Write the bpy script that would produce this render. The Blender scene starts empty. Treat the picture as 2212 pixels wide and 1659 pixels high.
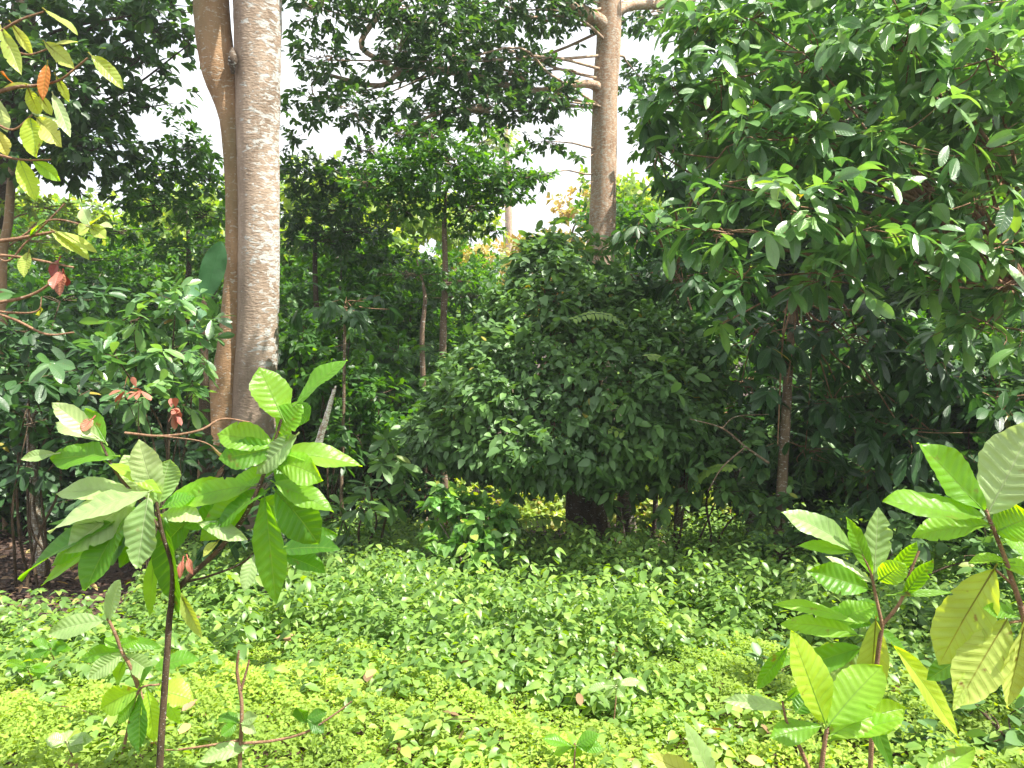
import bpy, math, random
import numpy as np
from mathutils import Vector
R = math.radians
rng = np.random.default_rng(7)
random.seed(7)
scn = bpy.context.scene
col = scn.collection

# ------------------------------------------------------------------ camera
F = 1660.0; PITCH = math.atan((829.5 - 700) / F)
cam = bpy.data.objects.new('camera', bpy.data.cameras.new('camera'))
col.objects.link(cam); scn.camera = cam
cam.data.sensor_width = 36; cam.data.lens = 36 * F / 2212
cam.data.clip_start = 0.05; cam.data.clip_end = 4000
cam.location = (0, 0, 0); cam.rotation_euler = (R(90) - PITCH, 0, 0)

# ------------------------------------------------------------------ light
SUN_EL, SUN_AZ = 62.0, 112.0       # azimuth: compass-like angle, 0 = +Y, 90 = +X
world = bpy.data.worlds.new('World'); scn.world = world; world.use_nodes = True
nt = world.node_tree; nt.nodes.clear()
out = nt.nodes.new('ShaderNodeOutputWorld')
bg1 = nt.nodes.new('ShaderNodeBackground'); bg2 = nt.nodes.new('ShaderNodeBackground')
sky = nt.nodes.new('ShaderNodeTexSky'); sky.sky_type = 'NISHITA'; sky.sun_disc = False
sky.sun_elevation = R(SUN_EL); sky.sun_rotation = R(SUN_AZ); sky.dust_density = 3.0
nt.links.new(sky.outputs[0], bg1.inputs[0]); bg1.inputs[1].default_value = 0.11
bg2.inputs[0].default_value = (0.93, 0.96, 1.0, 1); bg2.inputs[1].default_value = 0.56
tc = nt.nodes.new('ShaderNodeTexCoord'); mp = nt.nodes.new('ShaderNodeMapping'); mp.inputs['Scale'].default_value = (1.5, 1.5, 4)
nz = nt.nodes.new('ShaderNodeTexNoise'); nz.inputs['Scale'].default_value = 2.2; nz.inputs['Detail'].default_value = 7
rp = nt.nodes.new('ShaderNodeValToRGB'); rp.color_ramp.elements[0].position = 0.33; rp.color_ramp.elements[1].position = 0.50
rp.color_ramp.elements[0].color = (0.4,) * 3 + (1,)
mx = nt.nodes.new('ShaderNodeMixShader')
L = nt.links.new
L(tc.outputs['Generated'], mp.inputs[0]); L(mp.outputs[0], nz.inputs['Vector']); L(nz.outputs['Fac'], rp.inputs[0])
L(rp.outputs[0], mx.inputs[0]); L(bg1.outputs[0], mx.inputs[1]); L(bg2.outputs[0], mx.inputs[2]); L(mx.outputs[0], out.inputs[0])
sun = bpy.data.objects.new('sun', bpy.data.lights.new('sun', 'SUN')); col.objects.link(sun)
sun.data.energy = 5.0; sun.data.angle = R(0.6); sun.data.color = (1.0, 0.95, 0.86)
az, el = R(SUN_AZ), R(SUN_EL)
sd = Vector((math.sin(az) * math.cos(el), math.cos(az) * math.cos(el), math.sin(el)))
sun.rotation_euler = sd.to_track_quat('Z', 'Y').to_euler()
scn.view_settings.view_transform = 'Standard'; scn.view_settings.look = 'None'
scn.view_settings.gamma = 1; scn.view_settings.exposure = 1.58
cy = scn.cycles
cy.max_bounces = 7; cy.sample_clamp_indirect = 8; cy.diffuse_bounces = 4; cy.glossy_bounces = 2; cy.transmission_bounces = 4
cy.volume_bounces = 0; cy.use_denoising = True; cy.caustics_reflective = False; cy.caustics_refractive = False

# ------------------------------------------------------------------ helpers
def P(px, py, D):
    """photo position (2212-wide grid) at distance D metres ahead -> world point"""
    x = (px - 1106) / F; y = (829.5 - py) / F
    c, s = math.cos(PITCH), math.sin(PITCH)
    Y = c + s * y; Z = -s + c * y
    return np.array((x * D / Y, D, Z * D / Y))

def gz(x, y):
    x = np.asarray(x, float); y = np.asarray(y, float)
    t = np.clip(y / 10.0, 0, 1)
    z = -1.62 - 1.25 * t * t * (3 - 2 * t) * 0.6 - 0.5 * t - 0.26 * np.clip(y - 10.0, 0, 12)
    return z + 0.06 * np.sin(x * 1.3 + 1) * np.cos(y * 1.1) + 0.03 * np.sin(3.1 * x + y * 2.3)

def GP(px, D):
    x = (px - 1106) / F * D
    return np.array((x, D, float(gz(x, D))))

def nrm(v):
    return v / np.maximum(np.linalg.norm(v, axis=-1, keepdims=True), 1e-9)

def tag(o, label=None, cat=None, group=None, kind=None):
    if label: o['label'] = label
    if cat: o['category'] = cat
    if group: o['group'] = group
    if kind: o['kind'] = kind
    return o

def empty(name, loc, label, cat, group=None):
    o = bpy.data.objects.new(name, None); col.objects.link(o); o.location = Vector(loc); o.empty_display_size = 0.1
    bpy.context.view_layer.update()
    return tag(o, label, cat, group)

class MB:
    """collects leaves and tubes in world space, links them as ONE mesh object"""
    def __init__(s): s.v = []; s.q = []; s.n = 0; s.r = []; s.uv = []
    def add(s, v, q, r=None, uv=None):
        v = np.asarray(v, float); s.v.append(v); s.q.append(np.asarray(q, np.int64) + s.n); s.n += len(v)
        s.r.append(np.zeros(len(v)) if r is None else np.asarray(r, float))
        s.uv.append(np.zeros((len(v), 2)) if uv is None else np.asarray(uv, float))
    def build(s, name, mat, parent=None, smooth=True):
        v = np.concatenate(s.v); q = np.concatenate(s.q)
        if parent is not None: v = v - np.array(parent.location)[None]
        me = bpy.data.meshes.new(name)
        me.vertices.add(len(v)); me.vertices.foreach_set('co', v.astype(np.float32).ravel())
        me.loops.add(q.size); me.loops.foreach_set('vertex_index', q.astype(np.int32).ravel())
        me.polygons.add(len(q)); me.polygons.foreach_set('loop_start', np.arange(0, q.size, 4, dtype=np.int32))
        me.polygons.foreach_set('loop_total', np.full(len(q), 4, np.int32))
        me.polygons.foreach_set('use_smooth', np.full(len(q), smooth, bool))
        a = me.attributes.new('rnd', 'FLOAT', 'POINT'); a.data.foreach_set('value', np.concatenate(s.r).astype(np.float32))
        a = me.attributes.new('lf', 'FLOAT2', 'POINT'); a.data.foreach_set('vector', np.concatenate(s.uv).astype(np.float32).ravel())
        me.update(calc_edges=True); me.validate()
        me.materials.append(mat)
        o = bpy.data.objects.new(name, me); col.objects.link(o)
        if parent is not None: o.parent = parent
        return o

# leaf templates: (x across -1..1, y 0..1, z fold) grids of quads
def leaf_t(nl, nw, prof, fold=0.18, corr=0.0, nv=10, wav=0.0):
    ys = np.linspace(0, 1, nl + 1); xs = np.linspace(-1, 1, nw + 1)
    Y, X = np.meshgrid(ys, xs, indexing='ij')
    Wp = np.maximum(prof(Y), 0.02)
    z = fold * np.abs(X) * Wp
    if corr: z = z + corr * np.cos(2 * np.pi * nv * (Y - 0.16 * np.abs(X) * Wp / Wp.max())) * np.sin(np.pi * np.clip(np.abs(X), 0, 1)) ** .7 * np.sin(np.pi * Y) ** .4
    if wav: z = z + wav * np.sin(Y * 17 + np.sign(X) * 1.3) * X ** 2
    idx = np.arange((nl + 1) * (nw + 1)).reshape(nl + 1, nw + 1)
    q = np.stack([idx[:-1, :-1], idx[:-1, 1:], idx[1:, 1:], idx[1:, :-1]], -1).reshape(-1, 4)
    return dict(x=(X * Wp).ravel(), y=Y.ravel(), z=z.ravel(), u=X.ravel(), q=q)
def pk(f):
    t = np.linspace(0, 1, 200); m = f(t).max()
    return lambda y: f(y) / m
p_cocoa = pk(lambda t: np.clip(t, 0, 1) ** .75 * (1 - np.clip(t, 0, 1) ** 3.2) ** .8 * (1 - .25 * np.exp(-((t - 1) / .08) ** 2)))
p_oval = pk(lambda t: np.clip(t, 0, 1) ** .6 * np.clip(1 - t, 0, 1) ** .7)
p_heart = pk(lambda t: np.clip(t + .02, 0, 1) ** .25 * np.clip(1 - t, 0, 1) ** .75)
p_tip = pk(lambda t: np.clip(t, 0, 1) ** .72 * np.clip(1 - np.clip(t, 0, 1) ** 2.3, 0, 1) ** 1.0 + .04 * (1 - np.clip(t, 0, 1)) * np.clip(t, 0, 1))
p_long = pk(lambda t: np.clip(t, 0, 1) ** .8 * np.clip(1 - t, 0, 1) ** .7)
T_HERO = leaf_t(60, 14, p_cocoa, .2, .04, 10, .06)
T_COCOA = leaf_t(9, 4, p_cocoa, .2, 0, 0, .03)
T_OVAL = leaf_t(5, 2, p_oval, .22)
T_HEART = leaf_t(4, 2, p_heart, .2)
T_LONG = leaf_t(4, 2, p_long, .2)
T_LOW = leaf_t(3, 2, p_oval, .25)
T_RH = dict(x=np.array([0, -1, 0, 1.]), y=np.array([0, .5, 1, .5]), z=np.array([0, .2, 0, .2]), u=np.array([0, -1, 0, 1.]), q=np.array([[0, 3, 2, 1]]))

def hero_t():
    '''one young cocoa leaf of its own: ragged margin, an odd bite, its own folds'''
    T = leaf_t(72, 14, p_tip, rng.uniform(.1, .35), rng.uniform(.025, .05), rng.integers(9, 12), .03)
    x, y, z = T['x'].copy(), T['y'], T['z'].copy(); u = T['u']; s = np.sign(u)
    edge = 1 + .02 * np.sin(y * 31 + s * 2 + rng.random() * 6) + .02 * np.sin(y * 57 + s + rng.random() * 6) + .05 * np.sin(y * 9 + s * rng.random() * 6)
    for _ in range(rng.integers(0, 3)):
        y0, sd0, dp, wd_ = rng.uniform(.25, 1), rng.choice([-1, 1]), rng.uniform(.1, .35), rng.uniform(.01, .035)
        edge = np.where((s == sd0) & (np.abs(y - y0) < wd_), edge - dp * (1 - ((y - y0) / wd_) ** 2), edge)
    x = x * (1 + (edge - 1) * np.abs(u) ** 1.5)
    z = z + .14 * np.sin(y * rng.uniform(4, 9) + rng.random() * 6 + s * rng.random()) * u ** 2 + .1 * np.sin(y * rng.uniform(3, 6)) * u * rng.choice([-1, 1])
    x = x + .22 * rng.uniform(-1, 1) * y * y * 1.0
    T['x'], T['z'] = x, z
    return T
def put_leaves(mb, T, pos, ax, nr, ln, wd, droop=0.2, rnd=None):
    """pos, ax, nr (n,3); ln length (n); wd half width (n)"""
    n = len(pos)
    ax = nrm(ax); sd_ = nrm(np.cross(ax, nr)); nr = np.cross(sd_, ax)
    ln = np.broadcast_to(ln, (n,)); wd = np.broadcast_to(wd, (n,)); droop = np.broadcast_to(droop, (n,))
    y = T['y'][None, :, None]; x = T['x'][None, :, None]; z = T['z'][None, :, None]
    l = ln[:, None, None]; w = wd[:, None, None]; d = droop[:, None, None]
    v = pos[:, None] + ax[:, None] * (y * (1 - .25 * d * y)) * l + sd_[:, None] * x * w + nr[:, None] * (z * w * 1.0)
    v = v + np.array([0, 0, -1.])[None, None] * (d * y * y * l)
    if 'corrz' in T: pass
    m = len(T['x'])
    q = (T['q'][None] + (np.arange(n) * m)[:, None, None]).reshape(-1, 4)
    r = rng.random(n) if rnd is None else np.broadcast_to(rnd, (n,))
    mb.add(v.reshape(-1, 3), q, np.repeat(r, m), np.stack([np.tile(T['u'], n), np.tile(T['y'], n)], -1))

def spline(pts, k=5):
    p = np.asarray(pts, float)
    if len(p) < 3:
        t = np.linspace(0, 1, k + 1)[:, None]; return p[0] * (1 - t) + p[1] * t
    e = np.vstack([2 * p[0] - p[1], p, 2 * p[-1] - p[-2]]); o = []
    for i in range(1, len(e) - 2):
        for t in np.arange(k) / k:
            a, b, c, d = e[i - 1:i + 3]
            o.append(.5 * ((2 * b) + (-a + c) * t + (2 * a - 5 * b + 4 * c - d) * t * t + (-a + 3 * b - 3 * c + d) * t ** 3))
    o.append(p[-1]); return np.array(o)

def tube(mb, pts, rad, seg=8, k=5, rough=0.0, lob=0.0):
    c = spline(pts, k); n = len(c)
    rad = np.atleast_1d(np.asarray(rad, float))
    r = np.interp(np.linspace(0, 1, n), np.linspace(0, 1, len(rad)), rad) if len(rad) > 1 else np.full(n, rad[0])
    t = nrm(np.gradient(c, axis=0)); u = np.array([0.0, 1, 0.1]) if abs(t[0][1]) < .8 else np.array([1.0, 0, 0])
    vs = []; th = np.arange(seg) * 2 * np.pi / seg
    for i in range(n):
        a = nrm(np.cross(t[i], u)); b = np.cross(t[i], a)
        rr = r[i] * (1 + rough * (rng.random(seg) - .5) + lob * np.sin(th * 3 + 1 + i * .06))
        vs.append(c[i] + (np.cos(th) * rr)[:, None] * a + (np.sin(th) * rr)[:, None] * b)
    v = np.vstack(vs); i0 = np.arange(n - 1)[:, None] * seg; j = np.arange(seg)[None]; j2 = (j + 1) % seg
    q = np.stack([i0 + j, i0 + j2, i0 + seg + j2, i0 + seg + j], -1).reshape(-1, 4)
    mb.add(v, q)
    return c

# ------------------------------------------------------------------ materials
def new_mat(name):
    m = bpy.data.materials.new(name); m.use_nodes = True; nt = m.node_tree; nt.nodes.clear(); return m, nt
def ramp(nt, stops, interp='LINEAR'):
    r = nt.nodes.new('ShaderNodeValToRGB'); cr = r.color_ramp; cr.interpolation = interp
    while len(cr.elements) < len(stops): cr.elements.new(.5)
    for e, (p, c) in zip(cr.elements, stops): e.position = p; e.color = tuple(c) + (1,)
    return r
def math_(nt, op, a, b=None, clamp=False):
    n = nt.nodes.new('ShaderNodeMath'); n.operation = op; n.use_clamp = clamp
    for i, x in enumerate((a, b)):
        if x is None: continue
        if isinstance(x, (int, float)): n.inputs[i].default_value = x
        else: nt.links.new(x, n.inputs[i])
    return n.outputs[0]
def leaf_mat(name, stops, tcol=2.2, tmix=.42, rough=.42, spec=.5, veins=0, vein_col=(.25, .33, .08), spots=0):
    """stops: colours over the per-leaf random number"""
    m, nt = new_mat(name); L = nt.links.new
    at = nt.nodes.new('ShaderNodeAttribute'); at.attribute_name = 'rnd'
    rc = ramp(nt, stops); L(at.outputs['Fac'], rc.inputs[0])
    base = rc.outputs[0]
    tx = nt.nodes.new('ShaderNodeTexCoord')
    nz = nt.nodes.new('ShaderNodeTexNoise'); nz.inputs['Scale'].default_value = 9 if veins else 3; nz.inputs['Detail'].default_value = 3
    L(tx.outputs['Object'], nz.inputs['Vector'])
    hs = nt.nodes.new('ShaderNodeHueSaturation'); L(base, hs.inputs['Color'])
    L(math_(nt, 'ADD', math_(nt, 'MULTIPLY', nz.outputs['Fac'], .7), .65), hs.inputs['Value'])
    base = hs.outputs[0]
    bump = None
    if veins:
        lf = nt.nodes.new('ShaderNodeAttribute'); lf.attribute_name = 'lf'
        sx = nt.nodes.new('ShaderNodeSeparateXYZ'); L(lf.outputs['Vector'], sx.inputs[0])
        au = math_(nt, 'ABSOLUTE', sx.outputs[0])
        ph = math_(nt, 'SUBTRACT', sx.outputs[1], math_(nt, 'MULTIPLY', math_(nt, 'POWER', au, .8), .14))
        fr = math_(nt, 'FRACT', math_(nt, 'MULTIPLY', ph, veins))
        d = math_(nt, 'ABSOLUTE', math_(nt, 'SUBTRACT', fr, .5))
        side = math_(nt, 'SUBTRACT', 1, math_(nt, 'MULTIPLY', math_(nt, 'SUBTRACT', .5, d), 14), True)
        side = math_(nt, 'MULTIPLY', side, .38)
        mid = math_(nt, 'SUBTRACT', 1, math_(nt, 'MULTIPLY', au, 22), True)
        v = math_(nt, 'MAXIMUM', side, mid, True)
        mc = nt.nodes.new('ShaderNodeMixRGB'); L(v, mc.inputs[0]); L(base, mc.inputs[1]); mc.inputs[2].default_value = vein_col + (1,)
        base = mc.outputs[0]
        n2 = nt.nodes.new('ShaderNodeTexNoise'); n2.inputs['Scale'].default_value = 60; n2.inputs['Detail'].default_value = 4; L(tx.outputs['Object'], n2.inputs['Vector'])
        bp = nt.nodes.new('ShaderNodeBump'); bp.inputs['Strength'].default_value = .5; bp.inputs['Distance'].default_value = .004
        L(math_(nt, 'SUBTRACT', n2.outputs['Fac'], math_(nt, 'MULTIPLY', v, .8)), bp.inputs['Height']); bump = bp.outputs[0]
    if spots:
        n3 = nt.nodes.new('ShaderNodeTexNoise'); n3.inputs['Scale'].default_value = 22; n3.inputs['Detail'].default_value = 5; L(tx.outputs['Object'], n3.inputs['Vector'])
        r3 = ramp(nt, [(.66, (0, 0, 0)), (.74, (1, 1, 1))]); L(n3.outputs['Fac'], r3.inputs[0])
        mc = nt.nodes.new('ShaderNodeMixRGB'); L(math_(nt, 'MULTIPLY', r3.outputs[0], spots), mc.inputs[0]); L(base, mc.inputs[1]); mc.inputs[2].default_value = (.22, .12, .04, 1)
        base = mc.outputs[0]
    b = nt.nodes.new('ShaderNodeBsdfPrincipled'); L(base, b.inputs['Base Color'])
    b.inputs['Roughness'].default_value = rough; b.inputs['Specular IOR Level'].default_value = spec
    t = nt.nodes.new('ShaderNodeBsdfTranslucent')
    h2 = nt.nodes.new('ShaderNodeHueSaturation'); L(base, h2.inputs['Color']); h2.inputs['Hue'].default_value = .478; h2.inputs['Saturation'].default_value = 1.25; h2.inputs['Value'].default_value = tcol
    L(h2.outputs[0], t.inputs[0])
    if bump: L(bump, b.inputs['Normal'])
    ms = nt.nodes.new('ShaderNodeMixShader'); ms.inputs[0].default_value = tmix
    L(b.outputs[0], ms.inputs[1]); L(t.outputs[0], ms.inputs[2])
    o = nt.nodes.new('ShaderNodeOutputMaterial'); L(ms.outputs[0], o.inputs[0])
    return m

def bark_mat(name, c1, c2, lichen=(.62, .63, .58), amt=.5, scale=6, stretch=(1, 1, .35), moss=None, patch=0):
    m, nt = new_mat(name); L = nt.links.new
    tx = nt.nodes.new('ShaderNodeTexCoord'); mp = nt.nodes.new('ShaderNodeMapping'); mp.inputs['Scale'].default_value = stretch
    L(tx.outputs['Object'], mp.inputs[0])
    n1 = nt.nodes.new('ShaderNodeTexNoise'); n1.inputs['Scale'].default_value = scale; n1.inputs['Detail'].default_value = 8; n1.inputs['Roughness'].default_value = .65
    L(mp.outputs[0], n1.inputs['Vector'])
    r1 = ramp(nt, [(.35, c1), (.62, c2)]); L(n1.outputs['Fac'], r1.inputs[0])
    mp2 = nt.nodes.new('ShaderNodeMapping'); mp2.inputs['Scale'].default_value = (1, 1, 2.2); L(tx.outputs['Object'], mp2.inputs[0])
    n2 = nt.nodes.new('ShaderNodeTexNoise'); n2.inputs['Scale'].default_value = scale * 2.2; n2.inputs['Detail'].default_value = 6; n2.inputs['Roughness'].default_value = .7
    n2.inputs['Distortion'].default_value = .6
    L(mp2.outputs[0], n2.inputs['Vector'])
    r2 = ramp(nt, [(.62 - .22 * amt, (0, 0, 0)), (.68 - .22 * amt, (1, 1, 1))]); fac2 = n2.outputs['Fac']
    if patch:     # lichen grows in patches, thickest on one flank of the stem
        n5 = nt.nodes.new('ShaderNodeTexNoise'); n5.inputs['Scale'].default_value = .9; n5.inputs['Detail'].default_value = 4; L(tx.outputs['Object'], n5.inputs['Vector'])
        s5 = nt.nodes.new('ShaderNodeSeparateXYZ'); L(tx.outputs['Object'], s5.inputs[0])
        fac2 = math_(nt, 'ADD', fac2, math_(nt, 'MULTIPLY', math_(nt, 'SUBTRACT', math_(nt, 'ADD', n5.outputs['Fac'], math_(nt, 'MULTIPLY', s5.outputs[0], .9)), .72), patch))
    L(fac2, r2.inputs[0])
    mc = nt.nodes.new('ShaderNodeMixRGB'); L(math_(nt, 'MULTIPLY', r2.outputs[0], .85), mc.inputs[0]); L(r1.outputs[0], mc.inputs[1]); mc.inputs[2].default_value = lichen + (1,)
    c = mc.outputs[0]
    if moss:
        n3 = nt.nodes.new('ShaderNodeTexNoise'); n3.inputs['Scale'].default_value = 1.3; n3.inputs['Detail'].default_value = 4; L(mp.outputs[0], n3.inputs['Vector'])
        r3 = ramp(nt, [(.48, (0, 0, 0)), (.62, (1, 1, 1))]); L(n3.outputs['Fac'], r3.inputs[0])
        mc = nt.nodes.new('ShaderNodeMixRGB'); L(math_(nt, 'MULTIPLY', r3.outputs[0], .6), mc.inputs[0]); L(c, mc.inputs[1]); mc.inputs[2].default_value = moss + (1,)
        c = mc.outputs[0]
    b = nt.nodes.new('ShaderNodeBsdfPrincipled'); L(c, b.inputs['Base Color']); b.inputs['Roughness'].default_value = .85; b.inputs['Specular IOR Level'].default_value = .2
    n4 = nt.nodes.new('ShaderNodeTexNoise'); n4.inputs['Scale'].default_value = scale * 5; n4.inputs['Detail'].default_value = 6; L(mp2.outputs[0], n4.inputs['Vector'])
    bp = nt.nodes.new('ShaderNodeBump'); bp.inputs['Strength'].default_value = .6; bp.inputs['Distance'].default_value = .02
    L(math_(nt, 'ADD', n4.outputs['Fac'], n1.outputs['Fac']), bp.inputs['Height']); L(bp.outputs[0], b.inputs['Normal'])
    o = nt.nodes.new('ShaderNodeOutputMaterial'); L(b.outputs[0], o.inputs[0])
    return m

M = {}
G = lambda *s: list(s)
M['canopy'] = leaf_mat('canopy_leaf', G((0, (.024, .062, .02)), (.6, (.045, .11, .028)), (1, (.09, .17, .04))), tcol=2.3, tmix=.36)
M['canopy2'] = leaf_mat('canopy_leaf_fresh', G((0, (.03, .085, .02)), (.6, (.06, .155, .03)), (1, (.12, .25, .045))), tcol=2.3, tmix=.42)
M['vine'] = leaf_mat('vine_leaf', G((0, (.05, .105, .036)), (.5, (.09, .18, .055)), (.95, (.16, .3, .07)), (1, (.35, .3, .05))), tcol=1.8, tmix=.3, rough=.45)
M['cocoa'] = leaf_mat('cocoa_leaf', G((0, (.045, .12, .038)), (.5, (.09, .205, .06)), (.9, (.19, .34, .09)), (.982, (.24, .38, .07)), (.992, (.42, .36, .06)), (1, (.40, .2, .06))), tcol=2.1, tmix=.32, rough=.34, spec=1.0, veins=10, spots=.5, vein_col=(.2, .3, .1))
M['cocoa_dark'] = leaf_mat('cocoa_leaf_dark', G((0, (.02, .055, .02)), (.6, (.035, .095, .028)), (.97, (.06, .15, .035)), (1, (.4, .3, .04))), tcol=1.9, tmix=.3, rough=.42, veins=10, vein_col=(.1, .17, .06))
M['hero'] = leaf_mat('young_cocoa_leaf', G((0, (.06, .17, .02)), (.35, (.12, .29, .025)), (.7, (.25, .44, .05)), (.85, (.42, .55, .08)), (1, (.55, .55, .12))), tcol=2.25, tmix=.58, rough=.38, spec=.55, veins=10, spots=.7, vein_col=(.2, .32, .07))
M['hero_pale'] = leaf_mat('silvery_cocoa_leaf', G((0, (.22, .36, .11)), (1, (.42, .52, .24))), tcol=1.75, tmix=.42, rough=.42, spec=.8, veins=10, spots=.5, vein_col=(.4, .48, .25))
M['yellow'] = leaf_mat('yellow_cocoa_leaf', G((0, (.38, .5, .11)), (.5, (.5, .57, .15)), (.85, (.58, .56, .14)), (1, (.5, .2, .04))), tcol=1.5, tmix=.5, rough=.4, veins=10, spots=.9, vein_col=(.3, .3, .05))
M['red'] = leaf_mat('red_flush_leaf', G((0, (.34, .10, .08)), (1, (.45, .22, .12))), tcol=1.0, tmix=.25, veins=10, vein_col=(.4, .12, .08))
M['herb'] = leaf_mat('herb_leaf', G((0, (.075, .16, .035)), (.5, (.165, .29, .06)), (.9, (.31, .44, .09)), (1, (.42, .47, .09))), tcol=1.8, tmix=.42, rough=.42, spec=.6)
M['shrub'] = leaf_mat('shrub_leaf', G((0, (.07, .18, .04)), (.5, (.14, .3, .07)), (.95, (.28, .44, .12)), (1, (.5, .45, .1))), tcol=1.9, tmix=.42, rough=.4, spec=.7)
M['clover'] = leaf_mat('creeper_leaf', G((0, (.15, .25, .04)), (.5, (.29, .42, .07)), (.92, (.42, .53, .09)), (1, (.52, .48, .1))), tcol=1.5, tmix=.45, rough=.6, spec=.3)
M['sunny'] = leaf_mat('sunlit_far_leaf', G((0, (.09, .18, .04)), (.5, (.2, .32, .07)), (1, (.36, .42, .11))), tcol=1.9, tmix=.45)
M['autumn'] = leaf_mat('orange_leaf', G((0, (.22, .28, .07)), (.5, (.42, .36, .09)), (1, (.5, .33, .1))), tcol=1.3, tmix=.35)
M['banana'] = leaf_mat('banana_leaf', G((0, (.06, .17, .07)), (1, (.09, .22, .09))), tcol=1.6, tmix=.35, veins=40, vein_col=(.07, .2, .08))
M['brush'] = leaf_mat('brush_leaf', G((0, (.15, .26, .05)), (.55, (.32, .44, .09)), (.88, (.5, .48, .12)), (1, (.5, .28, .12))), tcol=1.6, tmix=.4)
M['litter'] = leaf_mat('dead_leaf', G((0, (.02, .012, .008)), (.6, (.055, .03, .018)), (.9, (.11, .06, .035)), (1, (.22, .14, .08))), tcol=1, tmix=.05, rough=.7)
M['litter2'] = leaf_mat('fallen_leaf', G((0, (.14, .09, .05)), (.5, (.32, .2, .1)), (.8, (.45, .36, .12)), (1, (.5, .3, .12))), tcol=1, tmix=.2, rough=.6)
M['bark_big'] = bark_mat('smooth_brown_bark', (.21, .155, .11), (.38, .29, .215), lichen=(.48, .49, .46), amt=.46, scale=3.6, patch=.42)
M['bark_or'] = bark_mat('ochre_bark', (.22, .13, .065), (.35, .22, .12), lichen=(.45, .42, .35), amt=.25, scale=6, moss=(.15, .14, .07))
M['bark_pale'] = bark_mat('pale_blotched_bark', (.25, .15, .09), (.48, .31, .2), lichen=(.5, .46, .38), amt=.55, scale=8)
M['bark_dark'] = bark_mat('dark_bark', (.05, .035, .025), (.11, .08, .055), amt=.15, scale=9)
M['bark_slim'] = bark_mat('slim_brown_bark', (.12, .08, .05), (.24, .17, .11), amt=.2, scale=10)
M['bark_cocoa'] = bark_mat('mottled_cocoa_bark', (.09, .07, .045), (.19, .15, .10), lichen=(.36, .36, .32), amt=.5, scale=12)
M['twig'] = bark_mat('twig_bark', (.16, .09, .05), (.34, .2, .12), amt=.0, scale=30)
M['stem_dark'] = bark_mat('dark_stem_bark', (.05, .035, .02), (.12, .08, .045), amt=.1, scale=40)
M['dead'] = bark_mat('dead_wood', (.25, .16, .11), (.42, .32, .26), lichen=(.7, .68, .64), amt=.7, scale=14)

# ------------------------------------------------------------------ ground
def grid(xs, ys, f):
    X, Y = np.meshgrid(xs, ys, indexing='ij'); Z = f(X, Y)
    idx = np.arange(X.size).reshape(X.shape)
    q = np.stack([idx[:-1, :-1], idx[1:, :-1], idx[1:, 1:], idx[:-1, 1:]], -1).reshape(-1, 4)
    return np.stack([X, Y, Z], -1).reshape(-1, 3), q
m, nt = new_mat('soil'); L = nt.links.new
tx = nt.nodes.new('ShaderNodeTexCoord')
n1 = nt.nodes.new('ShaderNodeTexNoise'); n1.inputs['Scale'].default_value = 3; n1.inputs['Detail'].default_value = 10; n1.inputs['Roughness'].default_value = .7; L(tx.outputs['Object'], n1.inputs['Vector'])
r1 = ramp(nt, [(.3, (.022, .012, .008)), (.5, (.05, .026, .016)), (.7, (.10, .05, .032))]); L(n1.outputs['Fac'], r1.inputs[0])
b = nt.nodes.new('ShaderNodeBsdfPrincipled'); L(r1.outputs[0], b.inputs['Base Color']); b.inputs['Roughness'].default_value = .95
n4 = nt.nodes.new('ShaderNodeTexNoise'); n4.inputs['Scale'].default_value = 25; n4.inputs['Detail'].default_value = 8; L(tx.outputs['Object'], n4.inputs['Vector'])
bp = nt.nodes.new('ShaderNodeBump'); bp.inputs['Distance'].default_value = .05; L(n4.outputs['Fac'], bp.inputs['Height']); L(bp.outputs[0], b.inputs['Normal'])
o = nt.nodes.new('ShaderNodeOutputMaterial'); L(b.outputs[0], o.inputs[0]); M['soil'] = m
def sp(a, b_, n, e=2.2):
    t = np.linspace(-1, 1, n); return np.sign(t) * np.abs(t) ** e * (b_ - a) / 2 + (a + b_) / 2
mb = MB(); mb.add(*grid(sp(-600, 600, 160, 3), np.concatenate([np.linspace(-40, 20, 110), 20 + np.linspace(0, 1, 60)[1:] ** 2.5 * 1180]), gz))
tag(mb.build('ground', M['soil']), kind='structure')
m, nt = new_mat('hill_forest'); L = nt.links.new
tx = nt.nodes.new('ShaderNodeTexCoord')
n1 = nt.nodes.new('ShaderNodeTexNoise'); n1.inputs['Scale'].default_value = .06; n1.inputs['Detail'].default_value = 8; L(tx.outputs['Object'], n1.inputs['Vector'])
r1 = ramp(nt, [(.35, (.03, .07, .03)), (.65, (.09, .15, .06))]); L(n1.outputs['Fac'], r1.inputs[0])
b = nt.nodes.new('ShaderNodeBsdfPrincipled'); L(r1.outputs[0], b.inputs['Base Color']); b.inputs['Roughness'].default_value = .9
bp = nt.nodes.new('ShaderNodeBump'); bp.inputs['Distance'].default_value = 6; L(n1.outputs['Fac'], bp.inputs['Height']); L(bp.outputs[0], b.inputs['Normal'])
o = nt.nodes.new('ShaderNodeOutputMaterial'); L(b.outputs[0], o.inputs[0])
mb = MB(); mb.add(*grid(np.linspace(-700, 700, 200), np.linspace(380, 900, 60),
    lambda X, Y: -12 + (50 + 14 * np.sin(X / 90 + .6) + 7 * np.sin(X / 33) + 1.6 * np.sin(X / 7 + Y / 9) + 1.3 * np.sin(X / 4.1)) * np.clip((Y - 380) / 200, 0, 1)))
tag(mb.build('hills', m), kind='structure')

# ------------------------------------------------------------------ foliage builders
def rdir(n, zs=1.0):
    v = rng.normal(size=(n, 3)); v[:, 2] *= zs; return nrm(v)

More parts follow.
